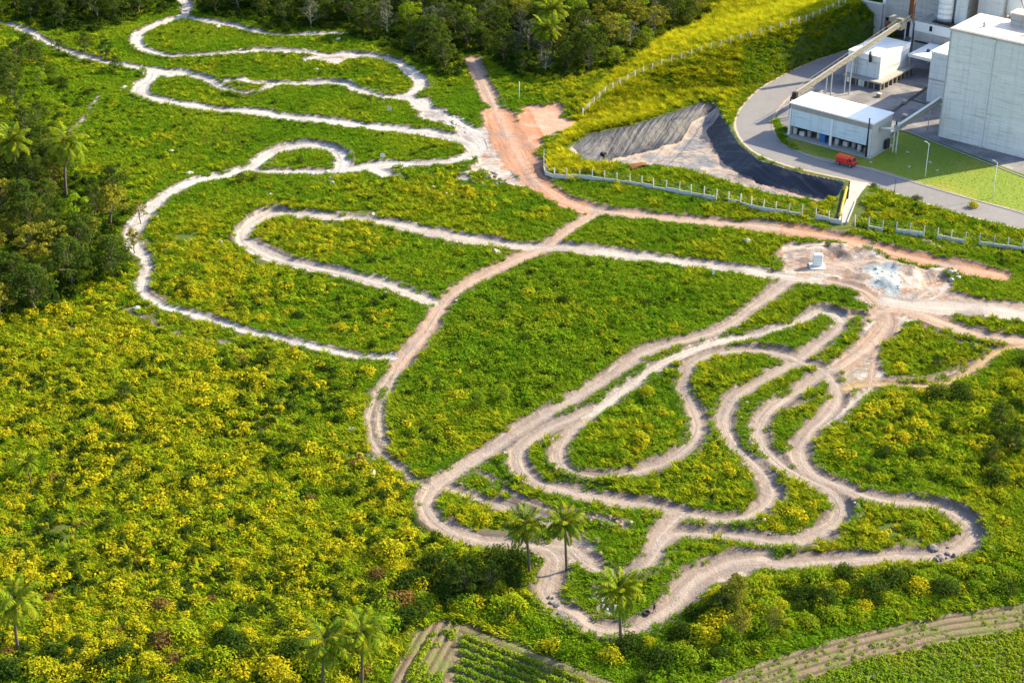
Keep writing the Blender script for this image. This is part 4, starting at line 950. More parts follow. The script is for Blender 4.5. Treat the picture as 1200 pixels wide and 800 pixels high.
M_DARK = plain('dark_interior', (.06, .06, .07), .9, .2, 1, 0, False)
M_BLACK = plain('black_steel', (.025, .027, .032), .5, .2, 2)
M_KHAKI = plain('khaki_steel', (.27, .25, .19), .7, .3, .8)
M_GALV = plain('galvanised_steel', (.42, .44, .46), .45, .2, 1.5, .5)
M_RUST = plain('rusty_steel', (.17, .065, .03), .85, .4, 1.2)
M_SLAB = plain('concrete_slab', (.36, .35, .33), .9, .2, .7, 0, False)
M_WCONC = plain('whitewashed_concrete', (.55, .55, .52), .9, .25, 1.0)
M_BLUE = plain('blue_paint', (.03, .13, .38), .5, .15, 2); M_RED = plain('red_paint', (.62, .018, .012), .35, .12, 1.5, 0, False, .5)
M_ORANGE = plain('orange_tarpaulin', (.66, .09, .02), .7, .2, 1.5, 0, False); M_YEL = plain('yellow_paint', (.40, .28, .03), .5, .15, 1.5)
M_GLASS = plain('dark_glass', (.012, .014, .018), .12, .1, 2, 0, False, .6); M_TYRE = plain('black_rubber', (.018, .018, .018), .85, .2, 4, 0, False)
M_STONE = plain('pale_stone', (.40, .385, .37), .95, .3, 1.5, 0, False); M_BLUESTONE = plain('pale_blue_grey_spoil', (.42, .47, .48), .95, .2, 1.2, 0, False); M_TANSTONE = plain('tan_stone', (.33, .24, .18), .95, .3, 1.5, 0, False)
M_DSTONE = plain('dark_grey_stone', (.15, .145, .145), .95, .3, 1.5, 0, False)

# tall concrete hall
b = pthing('concrete_hall', 'tall windowless concrete hall with a cream roof at right edge', 'building', 6.3, 24)
MB().box(0, 25.4, 0, 16, -.6, 28.2).build('wall', M_CONC, b)
MB().box(-.25, 25.65, -.25, 16.25, 28.2, 28.75).build('parapet', M_CONC2, b); MB().box(.3, 25.1, .3, 15.7, 28.752, 28.86).build('roof', M_CROOF, b)
p_ = MB().box(10.2, 24, 11.6, 15.5, 28.865, 31.8).build('roof_house', M_CONC2, b); MB().box(9.9, 24.3, 11.3, 15.8, 31.8, 32.1).build('roof', M_CROOF, p_)
for x_ in (12.0, 24.6): MB().tube([(x_, -.22, 0), (x_, -.22, 28.0)], .16, 8).box(x_-.3, x_+.3, -.42, 0, 27.6, 28.2).build('drainpipe', M_WHITE, b)
MB().tube([(.15, -.2, 0), (.15, -.2, 28)], .11, 8).build('drainpipe', M_GALV, b)
for x_, z_ in ((17, 28.86), (6, 28.86)): MB().lathe([(.35, z_), (.35, z_+.8), (.55, z_+.85), (.1, z_+1.2)], 12, (x_, 6)).build('roof_vent', M_GALV, b)
# annex
b = pthing('narrow_annex', 'narrow pale blue annex with a white roof behind the tall hall', 'building', -8.5, 45.6)
MB().box(0, 14.4, 0, 17, -.5, 13.8).build('wall', M_BLUEW, b); MB().box(-.2, 14.6, -.2, 17.2, 13.8, 14.2).build('roof', M_WROOF, b); MB().box(-.06, 14.4, -.06, .1, 6.3, 6.7).build('cornice', M_DIRTYW, b)
# open canopy
b = pthing('canopy', 'white flat canopy roof on posts between the two small plant buildings', 'canopy', -23.4, 62)
MB().box(0, 14.4, 0, 12.6, 5.6, 6.0).build('roof', M_WROOF, b); MB().box(-.1, 14.5, -.12, 0, 5.2, 6.1).build('fascia', M_WHITE, b)
for x_ in (.4, 7, 14): MB().box(x_-.18, x_+.18, .2, .56, -.3, 5.6).build('post', M_GREYW, b); MB().box(x_-.18, x_+.18, 11.8, 12.16, -.3, 5.6).build('post', M_GREYW, b)
MB().tube([(3.5, 5, 6.0), (3.5, 5, 6.7)], .5, 10).build('roof_vent', M_BLACK, b); MB().box(9, 12.6, 11.9, 12.3, 6.0, 6.9).build('duct', M_BLACK, b)
# low block with the white band
b = pthing('process_building', 'wide grey building with a bright white band behind the canopy', 'building', -29.3, 76)
MB().box(0, 34, 0, 12, -.5, 8.2).build('wall', M_CONC2, b); MB().box(-.06, 34.06, -.06, 12.06, 8.2, 10.9).build('white_band', M_WHITE, b); MB().box(.2, 33.8, .2, 11.8, 10.9, 11.0).build('roof', M_DIRTYW, b)
MB().box(4.6, 5.5, -.12, -.05, 8.9, 10.4).build('window', M_GLASS, b); MB().box(.5, 33, -.35, -.02, 5.0, 5.4).build('pipe', M_BLACK, b)
for x_ in range(5, 33, 4): MB().box(x_, x_+.5, -.14, -.02, 1.0, 4.6).build('pilaster', M_GREYW, b)
rl = MB(); rl.bar((6, .3, 11.9), (33, .3, 11.9), .08, .08); [rl.bar((6+3*q, .3, 11.0), (6+3*q, .3, 11.9), .07, .07) for q in range(10)]; rl.build('railing', M_BLACK, b)
pk = MB()
for k in range(9): pk.tube([(7+3*k, 1.2, 11), (7+3*k, 1.2, 11.9)], .12, 6).tube([(7+3*k, 2.6, 11), (7+3*k, 2.6, 11.5)], .2, 6)
for y_, z_, r_ in ((1.2, 11.8, .22), (1.8, 11.5, .16), (2.6, 11.4, .28)): pk.tube([(5.5, y_, z_), (33, y_, z_)], r_, 8)
pk.build('roof_pipes', M_BLACK, b)
for x_ in (2, 16, 28): MB().box(x_, x_+1.6, 7, 9, 11, 12.6).build('roof_unit', M_GALV, b)
# silo, tower
def rings(r, z0, z1, n, lip=.07):
    pr = []
    for i in range(n):
        a = z0+(z1-z0)*i/n; e = z0+(z1-z0)*(i+1)/n; pr += [(r, a), (r, e-.12), (r+lip, e-.1), (r+lip, e)]
    return pr
b = pthing('silo', 'white ringed cylindrical silo standing on the banded building', 'silo', -22.4, 80.4, None, 11.0)
MB().lathe(rings(2.2, 0, 13.5, 9), 28).build('shell', M_WHITE, b, True); MB().lathe([(2.35, 13.5), (.3, 15), (.3, 15.5)], 28).build('cap', M_GALV, b, True)
MB().box(-2.6, 2.6, -2.6, 2.6, -.0, .35).build('base', M_BLACK, b)
ld = MB(); ld.bar((2.45, -.3, 0), (2.45, -.3, 13.5), .07, .07); ld.bar((2.45, .3, 0), (2.45, .3, 13.5), .07, .07); [ld.bar((2.45, -.3, .5*q), (2.45, .3, .5*q), .05, .05) for q in range(1, 27)]; ld.build('ladder', M_BLACK, b)
b = pthing('elevator_tower', 'slim white square tower right beside the ringed silo', 'tower', -19.4, 80.2, None, 11.0)
MB().box(0, 2.2, 0, 3, 0, 16).build('wall', M_BLUEW, b); MB().box(-.15, 2.35, -.15, 3.15, 16, 16.4).build('roof', M_WROOF, b)
b = pthing('grey_tower_block', 'plain light grey concrete block right of the slim white tower', 'building', -16.4, 84)
MB().box(0, 7.4, 4.2, 20, -.5, 34).build('wall', M_CONC, b); MB().box(-.2, 7.6, 4, 20.2, 34, 34.5).build('roof', M_CROOF, b)
b = pthing('tank_deck', 'low concrete deck building carrying a round white tank', 'building', -8.6, 88.4)
MB().box(0, 30, 0, 14, -.5, 12.6).build('wall', M_CONC2, b); MB().box(.2, 29.8, .2, 13.8, 12.6, 12.75).build('roof', M_CROOF, b)
b = pthing('storage_tank', 'round white tank behind the tall hall roof', 'tank', -6.6, 92, None, 12.75)
MB().lathe([(1.2, 0), (2.3, .9), (2.75, 1.6), (2.75, 7.2), (2.3, 8.2), (.5, 8.8)], 28).build('shell', M_WHITE, b, True)
MB().tube([(3.4, -2, 0), (3.3, -2, 3.5), (1.6, -2.2, 6.8)], .1, 6).build('pipe', M_BLACK, b)
# back building with an open bay at its foot, rust pipe
b = pthing('mill_building', 'high grey building with an open bay and white corner column', 'building', -45, 86.6)
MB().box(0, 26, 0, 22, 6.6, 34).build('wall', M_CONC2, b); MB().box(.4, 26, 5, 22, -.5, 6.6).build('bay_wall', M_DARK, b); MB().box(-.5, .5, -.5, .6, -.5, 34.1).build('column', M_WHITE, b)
MB().box(9, 9.8, .1, .9, -.5, 6.6).build('column', M_WHITE, b); MB().box(-.3, 26.3, -.3, 22.3, 34, 34.5).build('roof', M_CROOF, b)
b = pthing('rust_pipe', 'rust brown vertical chute rising from the top end of the conveyor', 'pipe', -26.4, 67.2)
MB().box(-.65, .65, -.6, .6, 13.6, 32).build('duct', M_RUST, b); MB().bar((-.2, -.6, 14.6), (-4.6, -6.5, 13.6), 1.0, .8).build('chute', M_RUST, b)
for z_ in range(16, 32, 4): MB().box(-.75, .75, -.7, .7, z_, z_+.25).build('flange', M_RUST, b)
# middle building on its plinth
b = pthing('plinth_building', 'small pale building with a white roof on a dark pillared plinth', 'building', -34, 44.6)
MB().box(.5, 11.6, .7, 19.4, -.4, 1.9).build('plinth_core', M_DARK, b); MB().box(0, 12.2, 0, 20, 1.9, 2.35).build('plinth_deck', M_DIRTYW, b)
for k in range(7): MB().box(.2+k*1.9, .5+k*1.9, .3, .72, -.4, 1.9).build('pillar', M_KHAKI, b)
for k in range(8): MB().box(11.55, 12.1, 1.8+k*2.4, 2.2+k*2.4, -.4, 1.9).build('pillar', M_KHAKI, b)
MB().box(4.9, 6.7, .3, .69, -.4, 1.9).build('shutter', M_WCONC, b); MB().box(1.2, 2.4, .35, .69, .3, 1.7).build('shutter', M_WHITE, b)
MB().box(0, 10, 2.4, 19, 2.35, 7.2).build('wall', M_BLUEW, b); MB().box(-.05, 10.05, 2.35, 19.05, 7.2, 8.5).build('fascia', M_WHITE, b); MB().box(-.15, 10.15, 2.25, 19.15, 8.5, 8.75).build('roof', M_WROOF, b)
MB().tube([(6.6, 2.6, 9.3), (6.9, 1.9, 9.2), (7.2, 1.5, 8.6), (7.3, 1.6, 7.0)], .42, 10).build('duct', M_BLACK, b, True)
for x_ in (2.6, 3.3): MB().tube([(x_, 1.6, 2.3), (x_, 1.6, 9.4)], .17, 8).build('pipe', M_GALV, b)
MB().box(8, 9.1, 19.2, 21, 8.75, 9.6).build('roof_unit', M_BLACK, b)
# long conveyor gallery
b = pthing('conveyor', 'long sloping khaki conveyor gallery crossing over the small pale building', 'conveyor', -29.5, 11.0)
e_ = Vector((2.9, 55.4, 8.5)); s0 = Vector((0, 0, 6.1)); at3 = lambda f: s0+e_*f
MB().bar(s0, s0+e_, 1.35, .6).build('trough', M_KHAKI, b); MB().bar(s0+Vector((0, 0, .62)), s0+e_+Vector((0, 0, .62)), .7, .4).build('belt_cover', M_DIRTYW, b)
rl = MB()
for sx in (-.8, .8):
    rl.bar(s0+Vector((sx, 0, 1.3)), s0+e_+Vector((sx, 0, 1.3)), .08, .08)
    for k in range(24): q = at3(k/23)+Vector((sx, 0, 0)); rl.bar(q, q+Vector((0, 0, 1.3)), .07, .07)
rl.build('handrail', M_KHAKI, b)
for f in (.0, .30, .47, 1.0):
    q = at3(f); l = MB()
    for sx in (-.8, .8): l.bar((q.x+sx, q.y, -.3), (q.x+sx*.9, q.y, q.z-.3), .28, .28)
    if f == 1.0 or f == 0: l.bar((q.x-.8, q.y, 2), (q.x+.8, q.y, 5), .12, .12)
    l.build('trestle', M_BLACK if f == 0 else M_GALV, b)
MB().box(-.9, 3.2, 50.6, 53.4, 12.2, 15.4).build('transfer_house', M_KHAKI, b); MB().box(-.2, 1.0, -.5, .6, 5.4, 7.4).build('drive_end', M_BLACK, b)
# pipe bridge
b = pthing('pipe_bridge', 'inclined pipe bridge on a white twin leg running to the tall hall', 'conveyor', 3.3, 6.5)
MB().bar((0, 0, 6.3), (2.0, 19.2, 9.1), 1.1, .6).build('truss', M_KHAKI, b); MB().tube([(-.3, -.3, 6.9), (1.7, 19, 9.7)], .32, 10).build('pipe', M_WHITE, b, True)
for sx in (-.45, .45): MB().box(sx-.13, sx+.13, -.13, .13, -.3, 6.2).build('leg', M_WCONC, b)
MB().tube([(-3.35, -1.9, 6.3), (-.2, -.2, 6.4)], .28, 10).build('branch_pipe', M_WHITE, b, True); MB().box(-.6, .6, -.5, .5, 6.0, 7.4).build('valve_box', M_GALV, b); MB().tube([(-.2, 0, 7.4), (-.2, 0, 8.4)], .22, 8).build('motor', M_BLACK, b)
# front shed
b = pthing('open_shed', 'long white roofed shed with pale blue panels above an open storage bay', 'building', -23.7, 0)
MB().box(-.8, 24.5, -1.4, 11, -.4, .18).build('floor_slab', M_SLAB, b)
MB().box(23.3, 23.7, 0, 10, .18, 8.6).build('end_wall', M_GREYW, b); MB().box(0, .4, 0, 10, .18, 8.6).build('end_wall', M_GREYW, b); MB().box(.4, 23.3, 9.6, 10, .18, 8.6).build('rear_wall', M_GREYW, b)
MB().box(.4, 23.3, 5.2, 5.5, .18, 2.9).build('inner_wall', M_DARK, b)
MB().box(.4, 23.3, .0, .3, 7.2, 8.6).build('fascia', M_DIRTYW, b)
for a_, e2_ in ((.42, 12.15), (12.5, 23.28)): MB().box(a_, e2_, .05, .25, 2.7, 7.2).build('cladding', M_CLAD, b)
for x_ in (.06, 12.33, 23.3): MB().box(x_-.26, x_+.26, -.12, .2, .18, 7.25).build('column', M_WHITE, b)
MB().box(-.25, 23.95, -.35, 10.2, 8.6, 8.95).build('roof', M_WROOF, b)
MB().box(23.71, 23.86, 3.5, 4.6, 5.6, 6.9).build('wall_flange', M_GALV, b); MB().box(24.0, 24.6, 6.6, 8.4, .2, 2.6).build('pump_set', M_BLACK, b); MB().tube([(24.3, 9, .2), (24.3, 9, 4)], .2, 8).build('pipe', M_GALV, b)
R2 = random.Random(4)
for k in range(11):
    s_ = -22.6+k*2.05+R2.random()*.5; t_ = 1.1+R2.random()*1.3
    if 5 <= k <= 5: continue
    if k % 3 == 1:
        d = pthing('crate', f'pallet box of sacks stored in the open shed bay', 'crate', s_, t_, 'pallet boxes of sacks stored in the shed bay', .19)
        MB().box(-.65, .65, -.5, .5, .14, 1.25).build('box', [M_TANSTONE, M_WCONC][k % 2], d, False, .03); MB().box(-.65, .65, -.5, -.38, 0, .135).box(-.65, .65, .38, .5, 0, .135).box(-.65, .65, -.06, .06, 0, .135).build('pallet', M_TANSTONE, d)
    else:
        d = pthing('drum', f'grey steel drum standing in the open shed bay', 'drum', s_, t_, 'grey drums stored in the shed bay', .19)
        MB().lathe([(.55, 0), (.55, .6), (.59, .63), (.55, .66), (.55, 1.2), (.59, 1.23), (.55, 1.26), (.55, 1.8)], 18).build('barrel', [M_WCONC, M_GALV, M_DIRTYW][k % 3], d, True); MB().lathe([(.5, 1.79), (.5, 1.84), (.1, 1.85)], 18).build('lid', M_GALV, d)
d = pthing('cabinet', 'bright blue cabinet in the middle of the open shed bay', 'cabinet', -14.0, .9, None, .19); MB().box(-.75, .75, -.4, .4, 0, 2.3).build('body', M_BLUE, d, False, .03); MB().box(-.72, -.02, -.44, -.402, .1, 2.2).build('door', M_BLUE, d); MB().box(.02, .72, -.44, -.402, .1, 2.2).build('door', M_BLUE, d)
d = pthing('drain_channel', 'black drain channel crossing the plant yard behind the open shed', 'drain', 0, 0)
def lc(u, v): q_ = W(u, v)[:2]-PO; return (float(q_@pax), float(q_@pay))
mb = MB(); q = [lc(*p_) for p_ in ((1046, 131), (1056, 124), (1068, 116), (1077, 110), (1086, 103))]
for a_, e2_ in zip(q[:-1], q[1:]): mb.bar((a_[0], a_[1], .03), (e2_[0], e2_[1], .03), .9, .10)
a_, e2_ = lc(1067, 117), lc(1085, 122); mb.bar((a_[0], a_[1], .045), (e2_[0], e2_[1], .045), .7, .09); mb.build('channel', M_BLACK, d)
for k, (s_, t_) in enumerate([(-18, 16.5), (-15.6, 16.2), (-6.5, 30), (-12, 40), (-20, 40.5), (-5, 13.2)]):
    d = pthing('pallet_stack', 'stack of pallets with a grey sheet in the plant yard', 'pallets', s_, t_, 'pallet stacks in the plant yard'); mb = MB()
    for z_ in range(4+k % 3): mb.box(-.6, .6, -.5, .5, z_*.16, z_*.16+.12)
    mb.build('pallets', M_TANSTONE, d); MB().box(-.62, .62, -.52, .52, (4+k % 3)*.16, (4+k % 3)*.16+.25+.2*(k % 2)).build('sheet', [M_WCONC, M_GALV][k % 2], d, False, .05)
# poles
def pole(label, u, v, h, m, arm=0, r=.075):
    p = G(u, v); d = thing('street_lamp' if arm else 'pole', label, 'lamp' if arm else 'pole', p, PA)
    MB().tube([(0, 0, -.3), (0, 0, h*.5), (0, 0, h)], [r*1.4, r*1.1, r*.8], 8).build('shaft', m, d, True)
    if arm: MB().tube([(0, 0, h-.1), (arm*.6, 0, h+.25), (arm, 0, h+.25)], .06, 6).build('arm', m, d); MB().box(arm-.1, arm+.6, -.16, .16, h+.15, h+.32).build('lamp_head', M_GALV, d)
    else: MB().lathe([(r*1.1, h), (r*1.3, h+.1), (.02, h+.2)], 8).build('cap', m, d)
pole('tall thin white lamp post on the lawn near the pipe bridge', 1084, 208, 8.8, M_WHITE, -1.2)
pole('thin white lamp post on the lawn closest to the right frame edge', 1163, 232, 9.0, M_WHITE, -1.2)
pole('tall black pole against the front corner of the open shed', 1014.5, 184.5, 10.2, M_BLACK, 0, .2); pole('thin grey pole before the left end of the open shed', 929, 166.5, 5.2, M_GALV); pole('thin grey pole before the middle of the open shed', 970.5, 177, 4.0, M_GALV)
pole('lone white pole on the grass above the clay clearing', 608.5, 117, 5.0, M_WHITE); pole('dark thin pole on the verge of the asphalt road', 1048, 226, 3.2, M_BLACK, 0, .06)
pole('thin grey pole standing in the plant yard beside the tall hall', 1087, 152, 7, M_GALV)
# retaining wall at the end of the slope
A_, B_, C_ = [Vector((*W(u, v, z)[:2], 0)) for u, v, z in ((988, 6, 10.6), (1009, 42, 0), (1031, 46.5, 0))]
A_ = B_+(B_-C_)*1.9
d = thing('retaining_wall', 'stained grey concrete retaining wall ending the green slope', 'wall', B_, 0)
w_ = MB(); dd_ = (C_-A_).normalized(); nn_ = Vector((dd_.y, -dd_.x, 0))
def wall_box(mb, a, e, th, z0, z1, z0b=None, z1b=None):
    a, e = Vector(a)-B_, Vector(e)-B_; d3 = (e-a).normalized(); n3 = Vector((d3.y, -d3.x, 0))*th/2
    P = [a+n3, e+n3, e-n3, a-n3]; zb = [z0, z0 if z0b is None else z0b]*1; zt = [z1, z1 if z1b is None else z1b]
    mb.add([(P[0].x, P[0].y, zb[0]), (P[1].x, P[1].y, zb[1]), (P[2].x, P[2].y, zb[1]), (P[3].x, P[3].y, zb[0]), (P[0].x, P[0].y, zt[0]), (P[1].x, P[1].y, zt[1]), (P[2].x, P[2].y, zt[1]), (P[3].x, P[3].y, zt[0])],
           [(0,3,2,1),(4,5,6,7),(0,1,5,4),(1,2,6,5),(2,3,7,6),(3,0,4,7)])
wall_box(w_, A_, C_, .8, -.6, 10.5); w_.build('wall', M_CONC2, d); w2 = MB(); wall_box(w2, A_, C_, 1.1, 10.5, 10.85); w2.build('coping', M_WCONC, d)

# ------------------------------------------------------------------ fences
def fence(name, label, path, step, ph, wh, pz=None, base=True, gaps=(), lean=.03):
    p = spline(np.array([tuple(G(u, v)[:2]) if pz is None else tuple(W(u, v, z)[:2]) for (u, v), z in zip(path, pz or [0]*len(path))]), .5)
    L = np.concatenate([[0], np.cumsum(np.linalg.norm(np.diff(p, axis=0), axis=1))])
    o0 = p[len(p)//2]; z0 = float(Zat(*o0)); root = thing(name, label, 'fence', (o0[0], o0[1], z0), 0); rl_ = random.Random(len(path))
    def pt(s): x = np.interp(s, L, p[:, 0]); y = np.interp(s, L, p[:, 1]); return Vector((x-o0[0], y-o0[1], float(Zat(x, y))-z0))
    n = int(L[-1]/step); wm = MB()
    pd = MB().box(-.11, .11, -.11, .11, -.5, ph).add([(-.11, -.11, ph), (.11, -.11, ph), (.11, .11, ph), (-.11, .11, ph), (0, .0, ph+.12)], [(0,1,4),(1,2,4),(2,3,4),(3,0,4)]).mesh('post', M_WCONC)
    for k in range(n+1):
        a = pt(k*step); c = link('post', pd, root); c.location = a; nx_ = pt(min((k+.2)*step, L[-1]))-pt(max((k-.2)*step, 0))
        c.rotation_euler = (rl_.gauss(0, lean), rl_.gauss(0, lean), math.atan2(nx_.y, nx_.x))
        if base and k < n and k not in gaps:
            e = pt((k+1)*step); d3 = (e-a).normalized(); hh = wh*(.75+.4*rl_.random())
            q = MB(); q.bar(a+d3*.12+Vector((0, 0, hh/2-.25)), e-d3*.12+Vector((0, 0, hh/2-.25)), .12, hh+.5); q.build('base_panel', M_WCONC, root)
        if k < n:
            e = pt((k+1)*step)
            for hz in (.55, .75, .95): wm.tube([a+Vector((0, 0, ph*hz)), (a+e)/2+Vector((0, 0, ph*hz-.05)), e+Vector((0, 0, ph*hz))], .012, 3, False)
    wm.build('wire', M_GALV, root); return root
fence('post_fence', 'long white concrete post fence with low panels along the clay road', flat('637 188 642 207 687 211 737 217 770 223 818 231 860 239 900 249 950 256 985 263 1030 271 1075 277 1100 281 1132 286 1165 290 1200 295 1240 300'), 3.1, 2.9, 1.15, None, True, (17, 24, 27, 28, 30, 33, 36))
fence('ridge_fence', 'concrete post fence following the crest of the yellow grassy ridge', [q for q, z in RIDGE][:-1], 3.3, 2.4, .7, [z for q, z in RIDGE][:-1], True, (0, 1, 2, 3, 4, 5, 17, 18, 19, 20, 21, 22, 23, 24))
# kerb between road and lawn
def kerb(name, s, hgt=.14, wd=.22):
    p = spline(wpts(s), .7); mb = MB()
    t_ = np.gradient(p, axis=0); t_ /= np.linalg.norm(t_, axis=1, keepdims=True); nrm = np.stack([-t_[:, 1], t_[:, 0]], 1); V = []; F = []
    for q, n_ in zip(p, nrm):
        z = float(Zat(*q)); V += [(*(q-n_*wd/2), z-.2), (*(q-n_*wd/2), z+hgt), (*(q+n_*wd/2), z+hgt), (*(q+n_*wd/2), z-.2)]
    for i in range(len(p)-1):
        for a in range(3): F.append((i*4+a, i*4+a+1, i*4+a+5, i*4+a+4))
    tag(mb.add(V, F).build(name, M_SLAB), kind='structure')
kerb('kerb', '921 163 935 177 965 188 1020 199 1100 223 1200 251 1260 272'); kerb('kerb', '1045 162 1056 153 1100 169 1200 208 1250 226')

# ------------------------------------------------------------------ small things
# red truck with an orange cover
p = G(991, 193); d = thing('truck', 'red truck with an orange cover parked on the asphalt road', 'truck', p, PA+.05)
body = MB().prism([(-2.3, -1.1), (.9, -1.1), (.9, 1.1), (-2.3, 1.1)], .65, 1.95).build('cargo_box', M_RED, d, False, .06)
MB().add([(-2.5,-1.2,1.98),(1.0,-1.2,1.98),(1.0,1.2,1.98),(-2.5,1.2,1.98),(-2.3,-.5,2.5),(.9,-.5,2.5),(.9,.5,2.5),(-2.3,.5,2.5)], [(0,3,2,1),(4,5,6,7),(0,1,5,4),(1,2,6,5),(2,3,7,6),(3,0,4,7)]).build('cover', M_ORANGE, d, False, .05)
cb = MB().add([(1.0,-1.05,.55),(2.4,-1.05,.55),(2.4,1.05,.55),(1.0,1.05,.55),(1.0,-1.0,2.2),(1.9,-1.0,2.2),(1.9,1.0,2.2),(1.0,1.0,2.2),(2.4,-1.05,1.3),(2.4,1.05,1.3)], [(0,3,2,1),(4,5,6,7),(0,1,8,5,4),(1,2,9,8),(8,9,6,5),(2,3,7,6,9),(3,0,4,7)]).build('cab', M_RED, d, False, .05)
MB().add([(2.37,-.9,1.40),(2.37,.9,1.40),(1.98,.85,2.1),(1.98,-.85,2.1)], [(0,1,2,3)]).build('windscreen', M_GLASS, cb)
for sy in (-1, 1): MB().add([(1.2,sy*1.065,1.35),(2.15,sy*1.065,1.35),(1.85,sy*1.025,2.05),(1.2,sy*1.025,2.05)], [(0,1,2,3)]).build('window', M_GLASS, cb)
MB().box(2.42, 2.55, -1.0, 1.0, .4, .75).build('bumper', M_BLACK, d)
for x_ in (-1.5, 1.7):
    for y_ in (-1.02, 1.02):
        wv = MB().tube([(x_, y_-.14, .45), (x_, y_+.14, .45)], .45, 18).build('wheel', M_TYRE, d, False, .04); MB().tube([(x_, y_-.16, .45), (x_, y_+.16, .45)], .22, 12).build('rim', M_GALV, wv)
# concrete ramp with a yellow pipe
a = G(1007, 214); e = G(987.5, 262); n3 = (e-a).normalized(); sd3 = Vector((n3.y, -n3.x, 0)); Lr = (e-a).length
def strip(mb, a, e, w0, w1, z0, th=.35, n=14):
    V = []; F = []
    for i in range(n+1):
        q = a+(e-a)*i/n; ww = (w0+(w1-w0)*min(1, i/n*2.2))/2; z = max(float(Zat(q.x, q.y)), float(Zat(q.x+sd3.x*ww, q.y+sd3.y*ww)), float(Zat(q.x-sd3.x*ww, q.y-sd3.y*ww)))+z0
        for s_, zz in ((-1, -th), (-1, 0), (1, 0), (1, -th)): V.append((q.x+sd3.x*ww*s_-a.x, q.y+sd3.y*ww*s_-a.y, z+zz-a.z))
    for i in range(n):
        for k in range(4): F.append((i*4+k, i*4+(k+1) % 4, i*4+4+(k+1) % 4, i*4+4+k))
    F += [(3, 2, 1, 0), (n*4, n*4+1, n*4+2, n*4+3)]; return mb.add(V, F)
d = thing('ramp', 'pale concrete drainage ramp running from the road down to the fence', 'ramp', a); strip(MB(), a, e, 4.4, 1.8, .25).build('slab', M_SLAB, d)
for s_ in (-1, 1):
    kb = MB(); q0 = a+(e-a)*.5+sd3*s_*1.0; q1 = e+sd3*s_*1.0; z_ = lambda q: float(Zat(q.x, q.y))+.35
    kb.bar((q0.x-a.x, q0.y-a.y, z_(q0)-a.z), (q1.x-a.x, q1.y-a.y, z_(q1)-a.z), .25, .5); kb.build('side_kerb', M_SLAB, d)
q0, q1 = G(992, 222), G(983.5, 256); d = thing('pipe', 'bright yellow pipe lying left of the concrete ramp', 'pipe', q0)
MB().tube([(0, 0, .5)]+[tuple(q0.lerp(q1, t)-q0+Vector((0, 0, .55))) for t in (.3, .6)]+[tuple(q1-q0+Vector((0, 0, .5)))], .34, 12).build('tube', M_YEL, d, True)
for t in (.05, .5, .95): c = q0.lerp(q1, t)-q0; MB().tube([c+Vector((0, 0, .52)), c+(q1-q0).normalized()*.25+Vector((0, 0, .52))], .44, 12).build('flange', M_YEL, d)
# white tank on its slab
p = G(957.5, 312); d = thing('water_tank', 'upright white tank on a pale slab above the crossroads', 'tank', p, -.05)
MB().box(-1.7, 1.7, -1.9, 1.4, -.3, .22).build('slab', M_WCONC, d, False, .05)
MB().prism([(-1.05, -.6), (1.05, -.6), (1.05, .6), (-1.05, .6)], .22, 3.0).build('shell', M_WHITE, d, False, .22); MB().lathe([(.35, 3.0), (.35, 3.12), (.05, 3.18)], 14).build('lid', M_WHITE, d)
for z_ in (.9, 1.6, 2.3): MB().box(-1.08, 1.08, -.63, .63, z_, z_+.09).build('band', M_WCONC, d, False, .02)
# markers
def marker(label, u, v, h, w2_, m):
    p = G(u, v); d = thing('marker_board', label, 'marker', p, 0)
    MB().box(-.05, .05, -.05, .05, -.3, h*.45).build('post', M_WCONC, d); MB().box(-w2_/2, w2_/2, -.03, .03, h*.4, h).build('board', m, d, False, .02)
marker('yellow marker board on the grass strip below the clay road', 822.5, 275, 2.0, .8, M_YEL); marker('leaning white marker on the middle field below the track', 835.5, 326, 2.2, .45, M_WHITE)
marker('pale yellow marker between the second and third white tracks', 456.5, 132, 1.7, 1.2, M_WCONC); marker('pale yellow marker on the bottom of the lens shaped lawn', 448.5, 187, 1.6, 1.2, M_WCONC)
# stones
import bmesh
from mathutils import noise as mnoise
def stone_mesh(seed, m, rough=.35, flat_=.65):
    bm = bmesh.new(); bmesh.ops.create_icosphere(bm, subdivisions=2, radius=1)
    for vv in bm.verts:
        vv.co *= 1+rough*mnoise.noise(vv.co*1.3+Vector((seed*7, seed, 0)))+.12*mnoise.noise(vv.co*3.1+Vector((seed, 0, seed))); vv.co.z *= flat_
    me = bpy.data.meshes.new('stone'); bm.to_mesh(me); bm.free(); me.materials.append(m); return me
ST = [stone_mesh(i+1, M_STONE) for i in range(4)]; SD = [stone_mesh(i+9, M_DSTONE) for i in range(3)]; SB = [stone_mesh(i+14, M_BLUESTONE) for i in range(3)]; STN = [stone_mesh(i+20, M_TANSTONE) for i in range(3)]
def stone(u, v, r, label, group=None, pool=ST, name='stone'):
    p = G(u, v); o = link(name, R.choice(pool)); o.location = (p.x, p.y, p.z+r*.15); o.scale = (r*(.8+.5*R.random()), r*(.8+.4*R.random()), r*(.75+.4*R.random())); o.rotation_euler = (R.random()*.4, R.random()*.4, R.random()*6.28)
    tag(o, label, 'stone', group); return o
